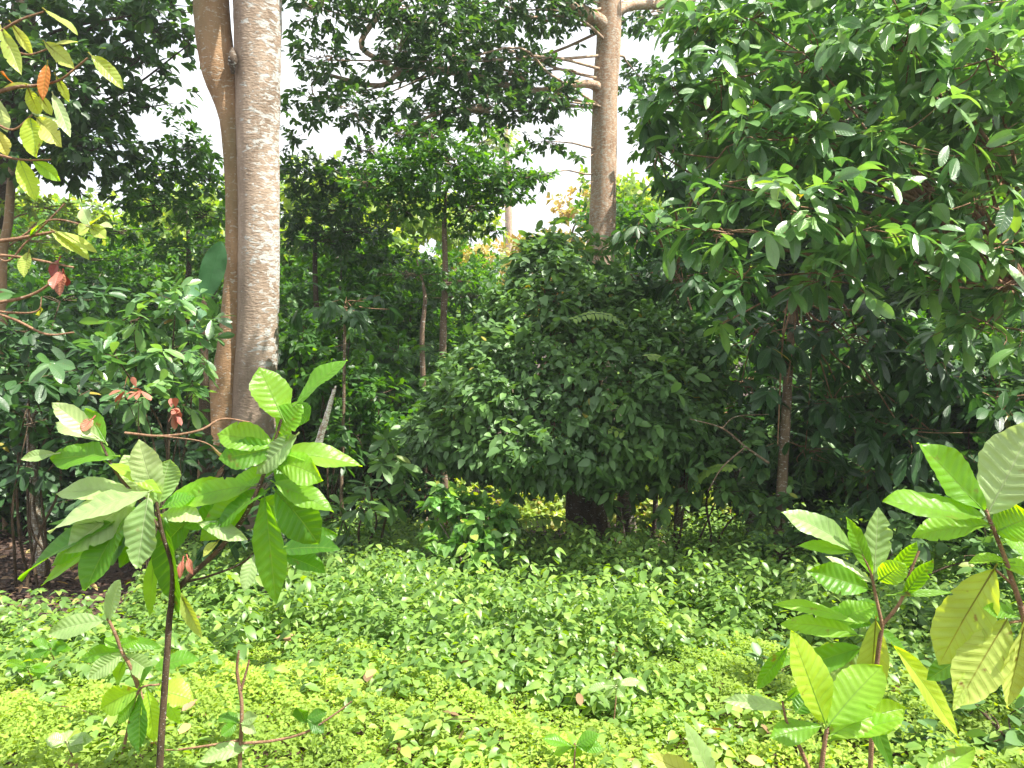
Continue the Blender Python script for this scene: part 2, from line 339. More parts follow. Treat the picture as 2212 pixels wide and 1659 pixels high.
def clump_world(c):
    """(px, py, D, rpx, rpy, depth radius m) -> centre, radii"""
    if c[0] is None: return np.array(c[1][:3], float), np.array(c[1][3:], float)
    px, py, D, rx, ry, rd = c[:6]
    return P(px, py, D), np.array((rx * D / F, rd, ry * D / F))

def sprigs(mb, cen, rad, n, T, ln, wd, per=7, hang=.25, flat=.6, shell=.5, droop=.15, rlo=0, rhi=1, twigs=None, inner=None, sprd=.9):
    """n leaves in sprigs through an ellipsoid"""
    k = max(1, n // per)
    d = rdir(k); u = rng.random(k); r = (shell + (1 - shell) * u) * (1 - .35 * (rng.random(k) < .35) * rng.random(k))
    # lumpy outline
    lump = 1 + .22 * np.sin(d[:, 0] * 5 + cen[0]) * np.cos(d[:, 2] * 6 + cen[2]) + .12 * rng.normal(size=k)
    c = cen + d * rad * (r * lump)[:, None]
    out_ = nrm(d / np.maximum(rad, .05) * rad.max()); out_[:, 2] *= .5; out_ = nrm(out_ + .6 * rdir(k, .4))
    age = rng.random(k)
    if twigs is not None:
        for i in range(0, k, max(1, k // twigs[1])):
            tube(twigs[0], [cen + (c[i] - cen) * .15 + rng.normal(size=3) * .05 * rad, (cen + c[i]) / 2 + rng.normal(size=3) * .08 * rad, c[i]], [.006 * min(rad.max(), 1.2) + .003, .002], 4, 3)
    for j in range(per):
        a = j / per * 2 * np.pi * 1.6 + rng.random(k) * 1.5
        s1 = nrm(np.cross(out_, np.array([0, 0, 1.]) + .01)); s2 = np.cross(s1, out_)
        ax = nrm(out_ * (.35 + .5 * rng.random((k, 1))) + sprd * (np.cos(a)[:, None] * s1 + np.sin(a)[:, None] * s2 * (.4 + .6 * (1 - flat))))
        ax[:, 2] -= hang * (0.4 + rng.random(k)); ax = nrm(ax)
        up = np.array([0, 0, 1.]) + out_ * .55 + .45 * rng.normal(size=(k, 3))
        sz = .65 + .5 * rng.random(k)
        pos = c + out_ * (ln * (j / per - .6) * .9)[..., None] if np.ndim(ln) else c + out_ * (ln * (j / per - .6) * .9)
        put_leaves(mb, T, pos, ax, up, ln * sz, wd * sz, droop * (.5 + rng.random(k)), rlo + (rhi - rlo) * np.where(rng.random(k) < .12, rng.random(k), np.clip(.62 * age + .36 * rng.random(k), 0, 1)))
    return c

def limb(mb, a, b, r0, r1, sag=.1, seg=7):
    mid = (a + b) / 2 + rng.normal(size=3) * .07 * np.linalg.norm(b - a); mid[2] += sag * np.linalg.norm(b - a)
    q1 = a * .75 + mid * .25 + rng.normal(size=3) * .02
    return tube(mb, [a, (a + mid) / 2 + rng.normal(size=3) * .03 * np.linalg.norm(b - a), mid, b], [r0, r0 * .7 + r1 * .3, r1], seg, 5, .06)

def tree(name, label, cat, trunk_pts, trunk_r, clumps, leaf, bark, mat, T=T_LOW, ln=.17, wd=.035, dens=1.0, group=None, starts=None, twigc=14, seg=14, lr=.35, up=.35, **kw):
    """trunk_pts world points, base first. clumps: (px,py,D,rx,ry,rd[,densmul])"""
    root = empty(name, trunk_pts[0], label, cat, group)
    tb = MB(); tc_ = tube(tb, trunk_pts, trunk_r, seg, 6, .05, .03); tb.build('trunk', bark, root)
    lb = MB(); cb = MB()
    top = tc_[-1]
    for i, c in enumerate(clumps):
        cen, rad = clump_world(c); mul = c[6] if len(c) > 6 else 1.0
        j = int(np.argmin(np.abs(tc_[:, 2] - (cen[2] - up * np.linalg.norm(top[:2] - cen[:2])))))
        rr = float(np.atleast_1d(trunk_r)[-1]) * lr
        rr = min(rr, .045, rad.max() * .035); limb(lb, tc_[j], cen, rr, rr * .35, .06)
        area = math.pi * rad[0] * rad[2]; n = int(dens * mul * area / (ln * wd * 1.2) * 4.2)
        sprigs(cb, cen, rad, max(n, 8), T, ln, wd, twigs=(lb, twigc), **kw)
    if len(clumps): lb.build('branches', bark, root)
    f = cb.build('foliage', mat, root)
    return root

# ================================================================== BIG TREES
# twin-stemmed tree, left of centre, about 10 m away
def S(px, D): return px * D / F
D = 10.0
root = empty('shade_tree', GP(545, D), 'massive tree with twin fused stems, ochre left one and lichen-spotted grey-brown right one', 'tree')
mb = MB()
rs = [.52, .41, .36, .34, .34, .36, .38, .44, .5]
tube(mb, [GP(545, D) - [0, 0, .3], P(546, 1000, D), P(548, 880, D), P(556, 700, D), P(558, 480, D), P(556, 300, D), P(556, 100, D), P(556, -120, D), P(560, -700, D)],
     np.array([.44, .33, .29, .262, .258, .262, .285, .30, .31]), 28, 10, .025, .035)
mb.build('trunk', M['bark_big'], root)
mb = MB()
tube(mb, [GP(478, D) - [0, 0, .3], P(480, 1000, D), P(484, 880, D), P(497, 760, D), P(507, 600, D), P(508, 420, D), P(500, 260, D), P(474, 150, D), P(458, 20, D), P(450, -300, D)],
     np.array([.4, .29, .235, .175, .135, .125, .15, .22, .215, .2]), 22, 10, .03, .05)
mb.build('side_stem', M['bark_or'], root)
mb = MB()      # buttress ridges and the stem behind on the right
tube(mb, [GP(570, D + .1) - [0, 0, .2], P(566, 880, D + .05), P(572, 600, D + .08), P(571, 330, D + .1), P(576, 100, D + .3), P(580, -200, D + .3)], [.3, .2, .15, .13, .17, .15], 18, 8, .03, .05)
mb.build('rear_stem', M['bark_big'], root)
mb = MB(); v = tube(mb, [P(502, 105, D - .22), P(503, 130, D - .3), P(503, 160, D - .26)], [.02, .06, .02], 10, 4, .2); mb.build('bark_hollow', M['bark_dark'], root)
mb = MB(); lb = MB()
for cx, cyy, cz, rx, ry, rz, n in [(5.2, 8.6, 8.2, 2.1, 1.5, .5, 4600), (2.6, 9.4, 8.6, 1.6, 1.5, .5, 3000), (1.3, 6.1, 5.6, 1.4, 1.2, .4, 2400), (.4, 7.6, 6.4, 1.3, 1.3, .4, 2000), (-5.6, 7.6, 8.8, 1.8, 2, .5, 3600), (-4, 11.5, 9.5, 3, 2.5, .7, 5000)]:  # unseen crown, clumps added mostly to shade the mound and bare soil
    cen, rad = np.array([cx, cyy, cz]), np.array([rx, ry, rz]); limb(lb, P(500, -300, D) + [0, 0, -.6], cen, .1, .035)
    sprigs(mb, cen, rad, n, T_LOW, .17, .036, shell=.2)
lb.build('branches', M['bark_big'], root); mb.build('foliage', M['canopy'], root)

# second tall tree, right of centre
D = 16.0
tree('tall_tree', 'tall straight tree with pale blotched bark and wide-spreading bare limbs rising behind the vine mound', 'tree',
     [GP(1290, D), P(1296, 600, D), P(1303, 450, D), P(1308, 200, D), P(1316, 60, D), P(1318, -300, D)], [.38, .3, .27, .255, .25, .22],
     [(1120, 20, 15, 150, 60, 1.6, 1.3), (980, 55, 14, 130, 65, 1.5, 1.3), (860, 20, 14, 130, 45, 1.5, 1.2), (690, 20, 13.5, 120, 45, 1.2, 1), (1230, 20, 15.5, 80, 50, 1, .8),
      (960, 150, 14, 120, 55, 1.4, 1.3), (860, 110, 14, 70, 60, 1.2, .9), (700, 130, 13.5, 90, 50, 1.2, .9), (1110, 160, 15, 120, 60, 1.4, 1.3), (1190, 215, 15, 90, 42, 1.1, 1.1),
      (1050, 235, 14.5, 130, 50, 1.4, 1.3), (900, 245, 14, 130, 45, 1.3, 1.2), (760, 235, 13.5, 80, 60, 1.1, .9), (680, 220, 13.5, 60, 50, 1, .8), (1180, 305, 15, 55, 30, .7, .6),
      (1250, 345, 15.5, 28, 25, .4, .4), (1400, 30, 17, 90, 40, 1, .8), (1385, 170, 17, 50, 45, 1, 1), (700, -120, 13, 250, 80, 2, 1), (1150, -150, 15, 300, 80, 3, .8), (1250, 395, 15.5, 18, 20, .3, .4), (1140, 385, 15, 55, 20, .6, .8)],
     None, M['bark_pale'], M['canopy'], ln=.165, wd=.036, dens=.85, seg=20, lr=.14, up=-.12, twigc=16)
tl = bpy.context.scene.objects
root = [o for o in col.objects if o.name == 'tall_tree'][0]
mb = MB()
for pts, r in [([(1312, 62, 16), (1270, 30, 15.6), (1205, 0, 15.2), (1130, -40, 15)], [.17, .13, .10, .06]), ([(1320, 30, 16), (1360, 12, 16.3), (1420, 10, 16.5), (1500, 0, 17)], [.14, .11, .09, .05]),
               ([(1300, 195, 16), (1275, 182, 15.7), (1225, 184, 15.4), (1150, 200, 15)], [.13, .085, .075, .05]), ([(1150, 200, 15), (1000, 160, 14.5), (880, 150, 14), (820, 185, 14), (700, 160, 14)], [.06, .06, .05, .045, .03]),
               ([(1130, -40, 15), (900, -20, 14.5), (780, 90, 14), (860, 150, 14)], [.08, .06, .05, .04]), ([(1050, 235, 14.5), (960, 240, 14.2), (880, 275, 14)], [.05, .04, .02])]:
    tube(mb, [P(*p) for p in pts], r, 12, 6, .06)
mb.build('limb', M['bark_pale'], root)

# dark dense tree at upper left
tree('dense_tree', 'dense dark-leaved tree filling the upper left beyond the yellow leaves', 'tree',
     [GP(-60, 13), P(-40, 800, 13), P(-10, 400, 13), P(40, 100, 13), P(80, -200, 13)], [.3, .26, .22, .2, .12],
     [(60, 60, 12.5, 150, 90, 1.6, 1.4), (230, 40, 12.5, 130, 80, 1.5, 1.4), (360, 20, 12, 90, 45, 1.2, 1.1), (170, 190, 12, 130, 110, 1.6, 1.5), (215, 320, 12, 105, 85, 1.4, 1.5), (60, 250, 12.5, 120, 110, 1.6, 1.3),
      (90, 350, 12, 110, 60, 1.3, 1.2), (410, 95, 12, 55, 40, .9, .5), (370, 170, 12, 40, 55, .7, .4), (300, 130, 12, 60, 60, .9, .7), (330, 60, 12, 90, 40, 1, .8), (360, 225, 12, 50, 30, .7, .35), (200, -120, 13, 350, 90, 2.5, 1)],
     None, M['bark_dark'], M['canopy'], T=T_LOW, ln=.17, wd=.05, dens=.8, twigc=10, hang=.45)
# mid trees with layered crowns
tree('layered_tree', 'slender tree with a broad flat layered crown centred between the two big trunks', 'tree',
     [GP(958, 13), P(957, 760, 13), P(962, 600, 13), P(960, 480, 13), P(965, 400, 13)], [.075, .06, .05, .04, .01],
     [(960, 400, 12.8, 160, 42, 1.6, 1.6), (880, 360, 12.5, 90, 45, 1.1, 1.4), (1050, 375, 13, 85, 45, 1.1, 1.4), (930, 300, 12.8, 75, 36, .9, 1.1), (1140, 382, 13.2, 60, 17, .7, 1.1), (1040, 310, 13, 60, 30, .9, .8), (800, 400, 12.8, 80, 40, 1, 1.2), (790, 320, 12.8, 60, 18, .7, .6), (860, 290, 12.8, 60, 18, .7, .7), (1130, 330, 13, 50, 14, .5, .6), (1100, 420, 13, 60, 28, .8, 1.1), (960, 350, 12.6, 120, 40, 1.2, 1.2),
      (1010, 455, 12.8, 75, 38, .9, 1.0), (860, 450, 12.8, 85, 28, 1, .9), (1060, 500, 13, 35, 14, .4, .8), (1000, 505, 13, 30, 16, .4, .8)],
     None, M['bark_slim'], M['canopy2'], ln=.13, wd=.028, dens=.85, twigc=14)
tree('slim_tree', 'thin pale-brown forked trunk just left of the slender layered tree', 'tree',
     [GP(915, 12.4), P(914, 840, 12.4), P(912, 720, 12.4), P(918, 640, 12.4), P(900, 560, 12.4)], [.05, .045, .04, .03, .01],
     [(880, 590, 12.6, 90, 22, 1, .8), (980, 610, 12.6, 70, 18, .9, .8)], None, M['bark_slim'], M['canopy2'], ln=.11, wd=.024, dens=.7, twigc=14)
tree('layered_tree', 'tree with dark tiered foliage showing just right of the big twin trunk', 'tree',
     [GP(690, 15), P(690, 800, 15), P(680, 560, 15), P(690, 430, 15)], [.08, .06, .045, .01],
     [(660, 380, 14, 70, 50, 1, 1.3), (740, 385, 14, 80, 50, 1.1, 1.2), (650, 460, 14, 60, 45, 1, 1.2), (740, 455, 14, 80, 36, 1, 1.1), (640, 300, 14, 35, 28, .6, .7), (680, 520, 14.5, 100, 26, 1.2, 1.1), (770, 500, 14.5, 110, 28, 1.2, 1.1), (820, 560, 15, 110, 26, 1.2, 1.1), (900, 600, 15, 120, 24, 1.2, 1), (1010, 640, 15, 90, 20, 1, 1), (790, 330, 14, 40, 25, .6, .6), (620, 240, 14, 25, 30, .6, .6)],
     None, M['bark_dark'], M['canopy'], ln=.15, wd=.034, dens=.85)
tree('leafy_tree', 'fresh green tree in the gap between the dark crown and the twin trunk', 'tree',
     [GP(400, 15), P(400, 800, 15), P(408, 560, 15), P(400, 420, 15)], [.08, .07, .05, .01],
     [(410, 320, 13.5, 60, 48, 1, 1.4), (350, 370, 13.5, 65, 48, 1, 1.4), (440, 390, 14, 55, 50, .9, 1.2), (340, 440, 13.5, 90, 36, 1.2, 1.3), (440, 465, 14, 60, 30, 1, 1.1), (380, 250, 14, 40, 22, .6, .35), (300, 420, 14, 50, 30, .8, 1.), (250, 500, 14.5, 130, 26, 1.2, .8), (400, 540, 14, 90, 28, 1, 1), (160, 560, 14.5, 130, 24, 1.2, .8)],
     None, M['bark_dark'], M['canopy2'], ln=.15, wd=.034, dens=.85)

# ================================================================== VINE MOUND
D = 9.0
root = empty('vine_covered_tree', GP(1272, 9.6), 'squat tree buried under a dark dome of heart-shaped climber leaves', 'tree')
mb = MB(); tube(mb, [GP(1272, 9.6) - [0, 0, .2], P(1270, 1130, 9.6), P(1262, 980, 9.6), P(1240, 800, 9.6)], [.33, .26, .24, .16], 18, 8, .05, .08); mb.build('trunk', M['bark_dark'], root)
lb = MB(); fb = MB()
blobs = [(1185, 620, 9.3, 80, 85, .7), (1190, 700, 9.1, 145, 110, 1.0), (1215, 790, 8.9, 215, 120, 1.3), (1110, 850, 8.6, 170, 115, 1.2), (1290, 860, 8.6, 240, 140, 1.4), (1025, 930, 8.6, 130, 80, 1.0), (1200, 940, 8.3, 220, 100, 1.3), (1380, 910, 8.4, 160, 100, 1.2),
         (1400, 770, 9, 160, 110, 1.1), (1180, 560, 9.4, 45, 45, .4), (1290, 670, 9.4, 95, 80, .8)]
W = [clump_world(b_) for b_ in blobs]
for c, r in W: limb(lb, P(1262, 980, 9.6), c, .07, .03)
for (c, r), b_ in zip(W, blobs):
    n = int(3000 * (r[0] * r[2] * 2 + r[1] * (r[0] + r[2])) )
    d = rdir(n); p = c + d * r * (1 - .12 * rng.random((n, 1)) ** 2 + .08 * np.sin(d[:, [0]] * 14 + d[:, [2]] * 11) + .05 * rng.normal(size=(n, 1)))
    keep = np.ones(n, bool)
    for c2, r2 in W:
        if c2 is c: continue
        keep &= (((p - c2) / r2) ** 2).sum(1) > .82
    keep &= (d[:, 1] < .6)
    p, d = p[keep], d[keep]; n = len(p)
    on = nrm(d / r)
    down = np.array([0, 0, -1.]) - on * (on @ np.array([0, 0, -1.]))[:, None]
    ax = nrm(down * .6 + .65 * rng.normal(size=(n, 3)) + on * .6)
    nr = on * .6 + .45 * rng.normal(size=(n, 3)) + np.array([0, 0, .9])
    s_ = (.5 + .75 * rng.random(n)) * (1 + .5 * (rng.random(n) < .12))
    put_leaves(fb, T_HEART, p, ax, nr, .086 * s_, .029 * s_, .22, np.clip(.45 * rng.random(n) + .5 * (.5 + .5 * np.sin(p[:, 0] * 5.3 + 2 * np.sin(p[:, 2] * 4)) * np.sin(p[:, 2] * 6.1 + p[:, 1] * 3)) + .6 * (rng.random(n) < .006), 0, 1))
sh = np.array([p_ for p_ in [c + np.array([math.cos(a) * math.cos(e), -abs(math.sin(a) * math.cos(e)), math.sin(e)]) * r * 1.05 for c, r in W for a, e in zip(rng.random(22) * 6.28, rng.random(22) * 1.5 - .6)]])
for q_ in sh: sz_ = rng.uniform(.7, 1.4); sprigs(fb, q_, np.array([.14, .14, .17]) * sz_, 14, T_OVAL, .12 * sz_, .026 * sz_, hang=rng.uniform(0, .5), rlo=.2, rhi=.95, per=6)
fb.build('climber_foliage', M['vine'], root)
fb = MB()
for c in [(1290, 690, 9.7, 110, 130, .5, 1), (1290, 560, 10.2, 70, 60, .5, 1.2), (1200, 700, 9.5, 110, 110, .5, .8), (1190, 520, 9.3, 60, 45, .4, 1), (1140, 560, 9.3, 40, 60, .4, .7), (1240, 540, 9.3, 40, 30, .4, .7), (960, 950, 8.6, 70, 45, .7, 1), (1050, 985, 8.3, 110, 50, .7, 1.1), (1180, 1005, 8.2, 110, 60, .7, 1.2), (1300, 1005, 8.3, 110, 60, .7, 1.1), (1420, 1010, 8.3, 100, 70, .7, 1.1), (1290, 980, 8, 140, 60, .6, .8), (1330, 1070, 8.2, 60, 35, .5, 1), (1120, 1060, 8.2, 50, 25, .4, .8)]:
    cen, rad = clump_world(c)
    sprigs(fb, cen, rad, int(c[6] * 420 * rad[0] * rad[2] * math.pi), T_OVAL, .17, .036, hang=.5, rlo=.1, rhi=.95, twigs=(lb, 5))
fb.build('foliage', M['vine'], root); 
def frond(mb_, lbm, a, b, n, ll, lw, arch=.12):
    A, B = P(*a), P(*b); ts = np.linspace(0, 1, n)[:, None]; c = A * (1 - ts) + B * ts; c[:, 2] += (np.sin(ts[:, 0] * 3.1) * arch * np.linalg.norm(B - A))
    tube(lbm, c, [.006, .002], 4, 1); tg = nrm(np.gradient(c, axis=0)); s0 = nrm(np.cross(tg, np.array([0, -.6, 1.])))
    for s in (-1, 1): put_leaves(mb_, T_OVAL, c, s0 * s + tg * .35 + .08 * rng.normal(size=(n, 3)), np.array([[0, -.6, 1.]]) + .15 * rng.normal(size=(n, 3)), ll * (1.1 - .5 * ts[:, 0]), lw, .3, .55 + .3 * rng.random(n))
frs = MB()
for a, b in [((1200, 950, 7.6), (1345, 935, 7.1)), ((1290, 965, 7.6), (1420, 985, 7.2)), ((1260, 1150, 7.8), (1130, 1130, 7.4)), ((1400, 1160, 7.8), (1330, 1200, 7.4)), ((1350, 700, 8.2), (1240, 690, 7.8)), ((1500, 1040, 7.5), (1580, 1010, 7.1)), ((1260, 1190, 7.8), (1150, 1190, 7.5)), ((1480, 820, 7.9), (1400, 770, 7.5))]:
    frond(frs, frs, a, b, 13, .12, .022)
frs.build('pinnate_sprays', M['herb'], root)
# bare vine canes running over the mound
for pts in [[(1230, 915, 8.0), (1240, 940, 7.9), (1210, 1000, 7.7)], [(1200, 745, 7.9), (1170, 800, 7.6), (1150, 830, 7.5)], [(1090, 1020, 7.6), (1110, 960, 7.5)], [(1180, 1000, 7.6), (1195, 930, 7.4), (1210, 860, 7.4)], [(1165, 660, 8.5), (1150, 700, 8.3)]]:
    cb_ = MB(); tube(cb_, [P(*p) for p in pts], [.012, .009], 6, 5, .1); cb_.build('liana', M['twig'], root)
lb.build('branches', M['twig'], root)

# climbing shrub under the mound (pale leaves)
root = empty('leafy_shrub', GP(1020, 7.3), 'rounded shrub of broad light green leaves in the opening below the vine dome', 'shrub')
fb = MB(); lb = MB()
for c in [(1010, 1105, 7.3, 80, 50, .4, 1.2), (950, 1130, 7.4, 60, 70, .4, 1), (1060, 1130, 7.2, 50, 60, .4, 1.1), (1030, 1180, 7, 70, 50, .4, 1.1), (1090, 1110, 7.5, 45, 60, .4, .9), (930, 1190, 7.2, 50, 40, .3, .8), (980, 1075, 7.4, 60, 35, .4, 1.), (1080, 1170, 7.1, 50, 50, .3, 1)]:
    cen, rad = clump_world(c); limb(lb, GP(1020, 7.3), cen, .02, .008)
    sprigs(fb, cen, rad, int(c[6] * 700 * rad[0] * rad[2] * math.pi), T_HEART, .11, .037, hang=.55, rlo=.2)
fb.build('foliage', M['shrub'], root); lb.build('stems', M['bark_cocoa'], root)

# ================================================================== RIGHT COCOA TREES
def cocoa(name, label, group, base, limbs, clumps, mat, ln, wd, dens, trunk_r=.07, T=T_COCOA, bark=None, twigc=8, hang=.55, per=6):
    bark = bark or M['bark_cocoa']
    root = empty(name, base[0], label, 'tree', group)
    tb = MB(); c0 = tube(tb, base, [trunk_r * 1.3, trunk_r, trunk_r * .8], 12, 8, .08, .05); tb.build('trunk', bark, root)
    lb = MB(); fb = MB(); top = c0[-1]
    for c in clumps:
        cen, rad = clump_world(c); mul = c[6] if len(c) > 6 else 1
        limb(lb, top, cen, trunk_r * .26, .006, .1)
        n = int(dens * mul * math.pi * rad[0] * rad[2] / (ln * wd * 1.4) * 3.2)
        sprigs(fb, cen, rad, max(n, 6), T, ln, wd, per=per, hang=hang, shell=.35, droop=.3, twigs=(lb, twigc), sprd=.9)
    lb.build('branches', M['twig'], root); fb.build('foliage', mat, root)
    return root
cocoa('cocoa_tree', 'huge cocoa tree crowding the right side with glossy drooping leaves', None,
      [GP(2330, 7.3), P(2300, 900, 7.2), P(2230, 640, 7.2)], None,
      [(1500, 90, 7.6, 110, 70, .8, 1.3), (1620, 40, 7.4, 150, 90, .9, 1.3), (1460, 210, 7.4, 100, 80, .7, 1.3), (1560, 170, 7, 110, 90, .8, 1.3), (1640, 200, 7.6, 120, 90, .8, 1.2), (1500, 20, 8, 110, 60, .8, 1.2), (1540, 280, 7.6, 90, 70, .7, 1.2), (1680, 380, 7, 110, 60, .7, 1), (1760, 130, 6.8, 150, 120, 1, 1.1), (1950, 90, 6.6, 170, 130, 1, 1.2), (2130, 130, 6.3, 150, 150, 1, 1.2),
       (1450, 330, 7.2, 55, 60, .5, .5), (1590, 300, 6.8, 120, 80, .8, .9), (1740, 300, 6.5, 150, 110, .9, 1.1), (1920, 300, 6.4, 160, 120, .9, 1.1), (2120, 330, 6.2, 130, 90, .9, .7),
       (1560, 400, 6.2, 110, 45, .6, .9), (1440, 490, 6.3, 100, 50, .5, .8), (1570, 500, 6.0, 120, 60, .6, 1.1), (1700, 450, 6.1, 150, 90, .8, 1.1), (1870, 500, 6.0, 160, 80, .8, 1.1), (2030, 530, 5.8, 130, 60, .7, 1.1), (2160, 530, 5.6, 110, 60, .7, 1),
       (1600, 600, 6.2, 110, 70, .7, 1), (1780, 600, 6.1, 130, 60, .7, .9), (2130, 700, 6.2, 120, 90, .7, .7), (2120, 440, 5.9, 110, 60, .7, 1), (2160, 500, 6.3, 90, 80, .5, 1.1), (2180, 620, 6.3, 80, 70, .5, 1.1), (2060, 700, 6.5, 110, 50, .5, 1), (2000, 410, 6.2, 110, 60, .7, 1), (1820, 400, 6.2, 120, 60, .7, .9), (2060, 620, 6.0, 120, 50, .6, .8), (1560, 700, 7, 60, 50, .5, .5), (1900, -60, 7, 350, 90, 1.5, 1), (1850, 40, 7.4, 150, 80, .8, 1.2), (2050, 30, 7.2, 150, 80, .8, 1.2), (2180, 220, 6.8, 100, 120, .8, 1.2), (2020, 220, 7, 140, 90, .8, 1.1), (2250, 250, 6.5, 100, 300, 1.2, 1), (None, (4.7, 3.3, 1.7, 1.3, 1.1, .6)), (None, (4.5, 4.6, 1.6, 1.1, 1.1, .6)), (None, (5.6, 2.2, 1.9, 1.1, 1.1, .6))],  # clumps given as world points: unseen, added to shade the lower right ground
      M['cocoa'], .24, .047, .85, .10, hang=.32)
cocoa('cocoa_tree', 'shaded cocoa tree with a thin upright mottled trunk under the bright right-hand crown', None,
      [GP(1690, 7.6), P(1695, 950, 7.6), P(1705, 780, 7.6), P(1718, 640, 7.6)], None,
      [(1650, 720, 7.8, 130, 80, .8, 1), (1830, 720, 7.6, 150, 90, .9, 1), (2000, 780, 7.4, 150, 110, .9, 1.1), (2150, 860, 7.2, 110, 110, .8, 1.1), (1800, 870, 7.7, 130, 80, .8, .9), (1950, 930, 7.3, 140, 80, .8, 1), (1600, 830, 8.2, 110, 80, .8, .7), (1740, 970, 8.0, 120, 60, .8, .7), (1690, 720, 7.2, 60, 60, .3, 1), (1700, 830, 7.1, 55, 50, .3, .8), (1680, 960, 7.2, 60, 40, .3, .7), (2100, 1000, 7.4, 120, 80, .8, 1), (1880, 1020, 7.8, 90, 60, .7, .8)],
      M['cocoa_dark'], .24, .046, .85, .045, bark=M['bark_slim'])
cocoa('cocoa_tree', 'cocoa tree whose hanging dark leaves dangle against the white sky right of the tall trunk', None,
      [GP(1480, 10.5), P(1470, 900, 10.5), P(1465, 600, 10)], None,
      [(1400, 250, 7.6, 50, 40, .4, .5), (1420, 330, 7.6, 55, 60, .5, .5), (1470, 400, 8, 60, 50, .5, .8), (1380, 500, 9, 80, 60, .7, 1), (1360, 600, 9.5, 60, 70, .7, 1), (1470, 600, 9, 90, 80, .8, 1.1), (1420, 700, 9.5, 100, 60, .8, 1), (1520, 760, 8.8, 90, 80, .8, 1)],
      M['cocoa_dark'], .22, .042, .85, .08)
# leaning shaded trunks in the dark opening
for px, D, pts, r, lab, mt in [(1375, 9.8, [(1355, 1100), (1340, 1010)], .07, 'leaning mottled pale trunk right of the dark mound trunk', 'bark_cocoa'), (1348, 11, [(1342, 1120), (1345, 1020)], .07, 'thin dark trunk tight beside the leaning pale trunk', 'bark_dark'),
                                (1418, 12, [(1415, 1130), (1418, 1000)], .045, 'slim black trunk before the sunlit yellow brush', 'bark_dark'), (1640, 8.5, [(1620, 1100), (1590, 1000), (1560, 930)], .06, 'crooked grey trunk bending left in the shade below the right crown', 'bark_cocoa'),
                                (745, 9.6, [(738, 1100), (742, 900), (745, 700)], .022, 'hair-thin pole stem between twin trunk and mound', 'bark_slim'), (700, 10.8, [(690, 1150), (640, 980), (630, 800)], .05, 'dark sapling trunk just right of the twin trunk base', 'bark_dark')]:
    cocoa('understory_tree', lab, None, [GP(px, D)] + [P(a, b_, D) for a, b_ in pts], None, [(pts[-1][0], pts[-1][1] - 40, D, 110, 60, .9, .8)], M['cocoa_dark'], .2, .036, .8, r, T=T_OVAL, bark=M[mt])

# ================================================================== MID BUSHES
def bush(name, label, cat, px, D, clumps, mat, T=T_OVAL, ln=.16, wd=.035, dens=.9, hang=.35, group=None, extra=None, stemr=.02, per=7, **kw):
    root = empty(name, GP(px, D), label, cat, group)
    fb = MB(); lb = MB()
    for c in clumps:
        cen, rad = clump_world(c); mul = c[6] if len(c) > 6 else 1
        b0 = GP(px, D) + [rng.normal() * .08, rng.normal() * .08, -.05]
        limb(lb, b0, cen, stemr * .8, stemr * .3, .12, 6)
        n = int(dens * mul * math.pi * rad[0] * rad[2] / (ln * wd * 1.3) * 3.0)
        sprigs(fb, cen, rad, max(n, 6), T, ln, wd, hang=hang, shell=.4, per=per, twigs=(lb, 5), **kw)
    lb.build('stems', M['stem_dark'], root); fb.build('foliage', mat, root)
    return root
# left: cocoa bushes under the canopy
bush('cocoa_bush', 'bright green cocoa bush left of the twin trunk with pinkish young leaves', 'bush', 300, 7.2,
     [(290, 690, 7, 90, 45, .6, 1), (380, 650, 7.2, 90, 50, .6, 1), (250, 770, 6.8, 100, 50, .6, 1), (370, 760, 7.2, 90, 60, .6, 1), (420, 700, 7.8, 60, 70, .5, .9), (300, 850, 6.8, 110, 50, .6, .9), (400, 870, 7.2, 60, 60, .5, .8)], M['cocoa'], T_COCOA, .2, .038, hang=.35, per=6)
bush('cocoa_bush', 'dark leafy bush at the left edge below the bare pale twigs', 'bush', 60, 7.5,
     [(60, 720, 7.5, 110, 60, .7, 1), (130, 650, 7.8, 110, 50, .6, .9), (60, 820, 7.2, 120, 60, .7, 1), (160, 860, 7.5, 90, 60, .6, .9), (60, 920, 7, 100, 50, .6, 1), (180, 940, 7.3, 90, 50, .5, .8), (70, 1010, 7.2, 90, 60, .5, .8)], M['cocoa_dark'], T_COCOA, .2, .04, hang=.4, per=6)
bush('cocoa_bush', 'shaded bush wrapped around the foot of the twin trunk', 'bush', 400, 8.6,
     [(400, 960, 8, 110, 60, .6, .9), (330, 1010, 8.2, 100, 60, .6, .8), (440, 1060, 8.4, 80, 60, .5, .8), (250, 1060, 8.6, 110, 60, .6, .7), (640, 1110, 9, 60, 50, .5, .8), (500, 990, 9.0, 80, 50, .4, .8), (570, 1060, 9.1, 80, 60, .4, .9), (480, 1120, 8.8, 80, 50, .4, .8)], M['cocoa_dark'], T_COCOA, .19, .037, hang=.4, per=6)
bush('red_flush_sprig', 'sprigs of pink-red young leaves above the dark bush left of the twin trunk', 'bush', 330, 6.6,
     [(268, 848, 6.3, 9, 12, .04, 2.0), (300, 843, 6.3, 10, 12, .04, 2), (380, 888, 6.2, 12, 18, .04, 2.2)], M['red'], T_COCOA, .12, .026, hang=.8, stemr=.008, per=3)
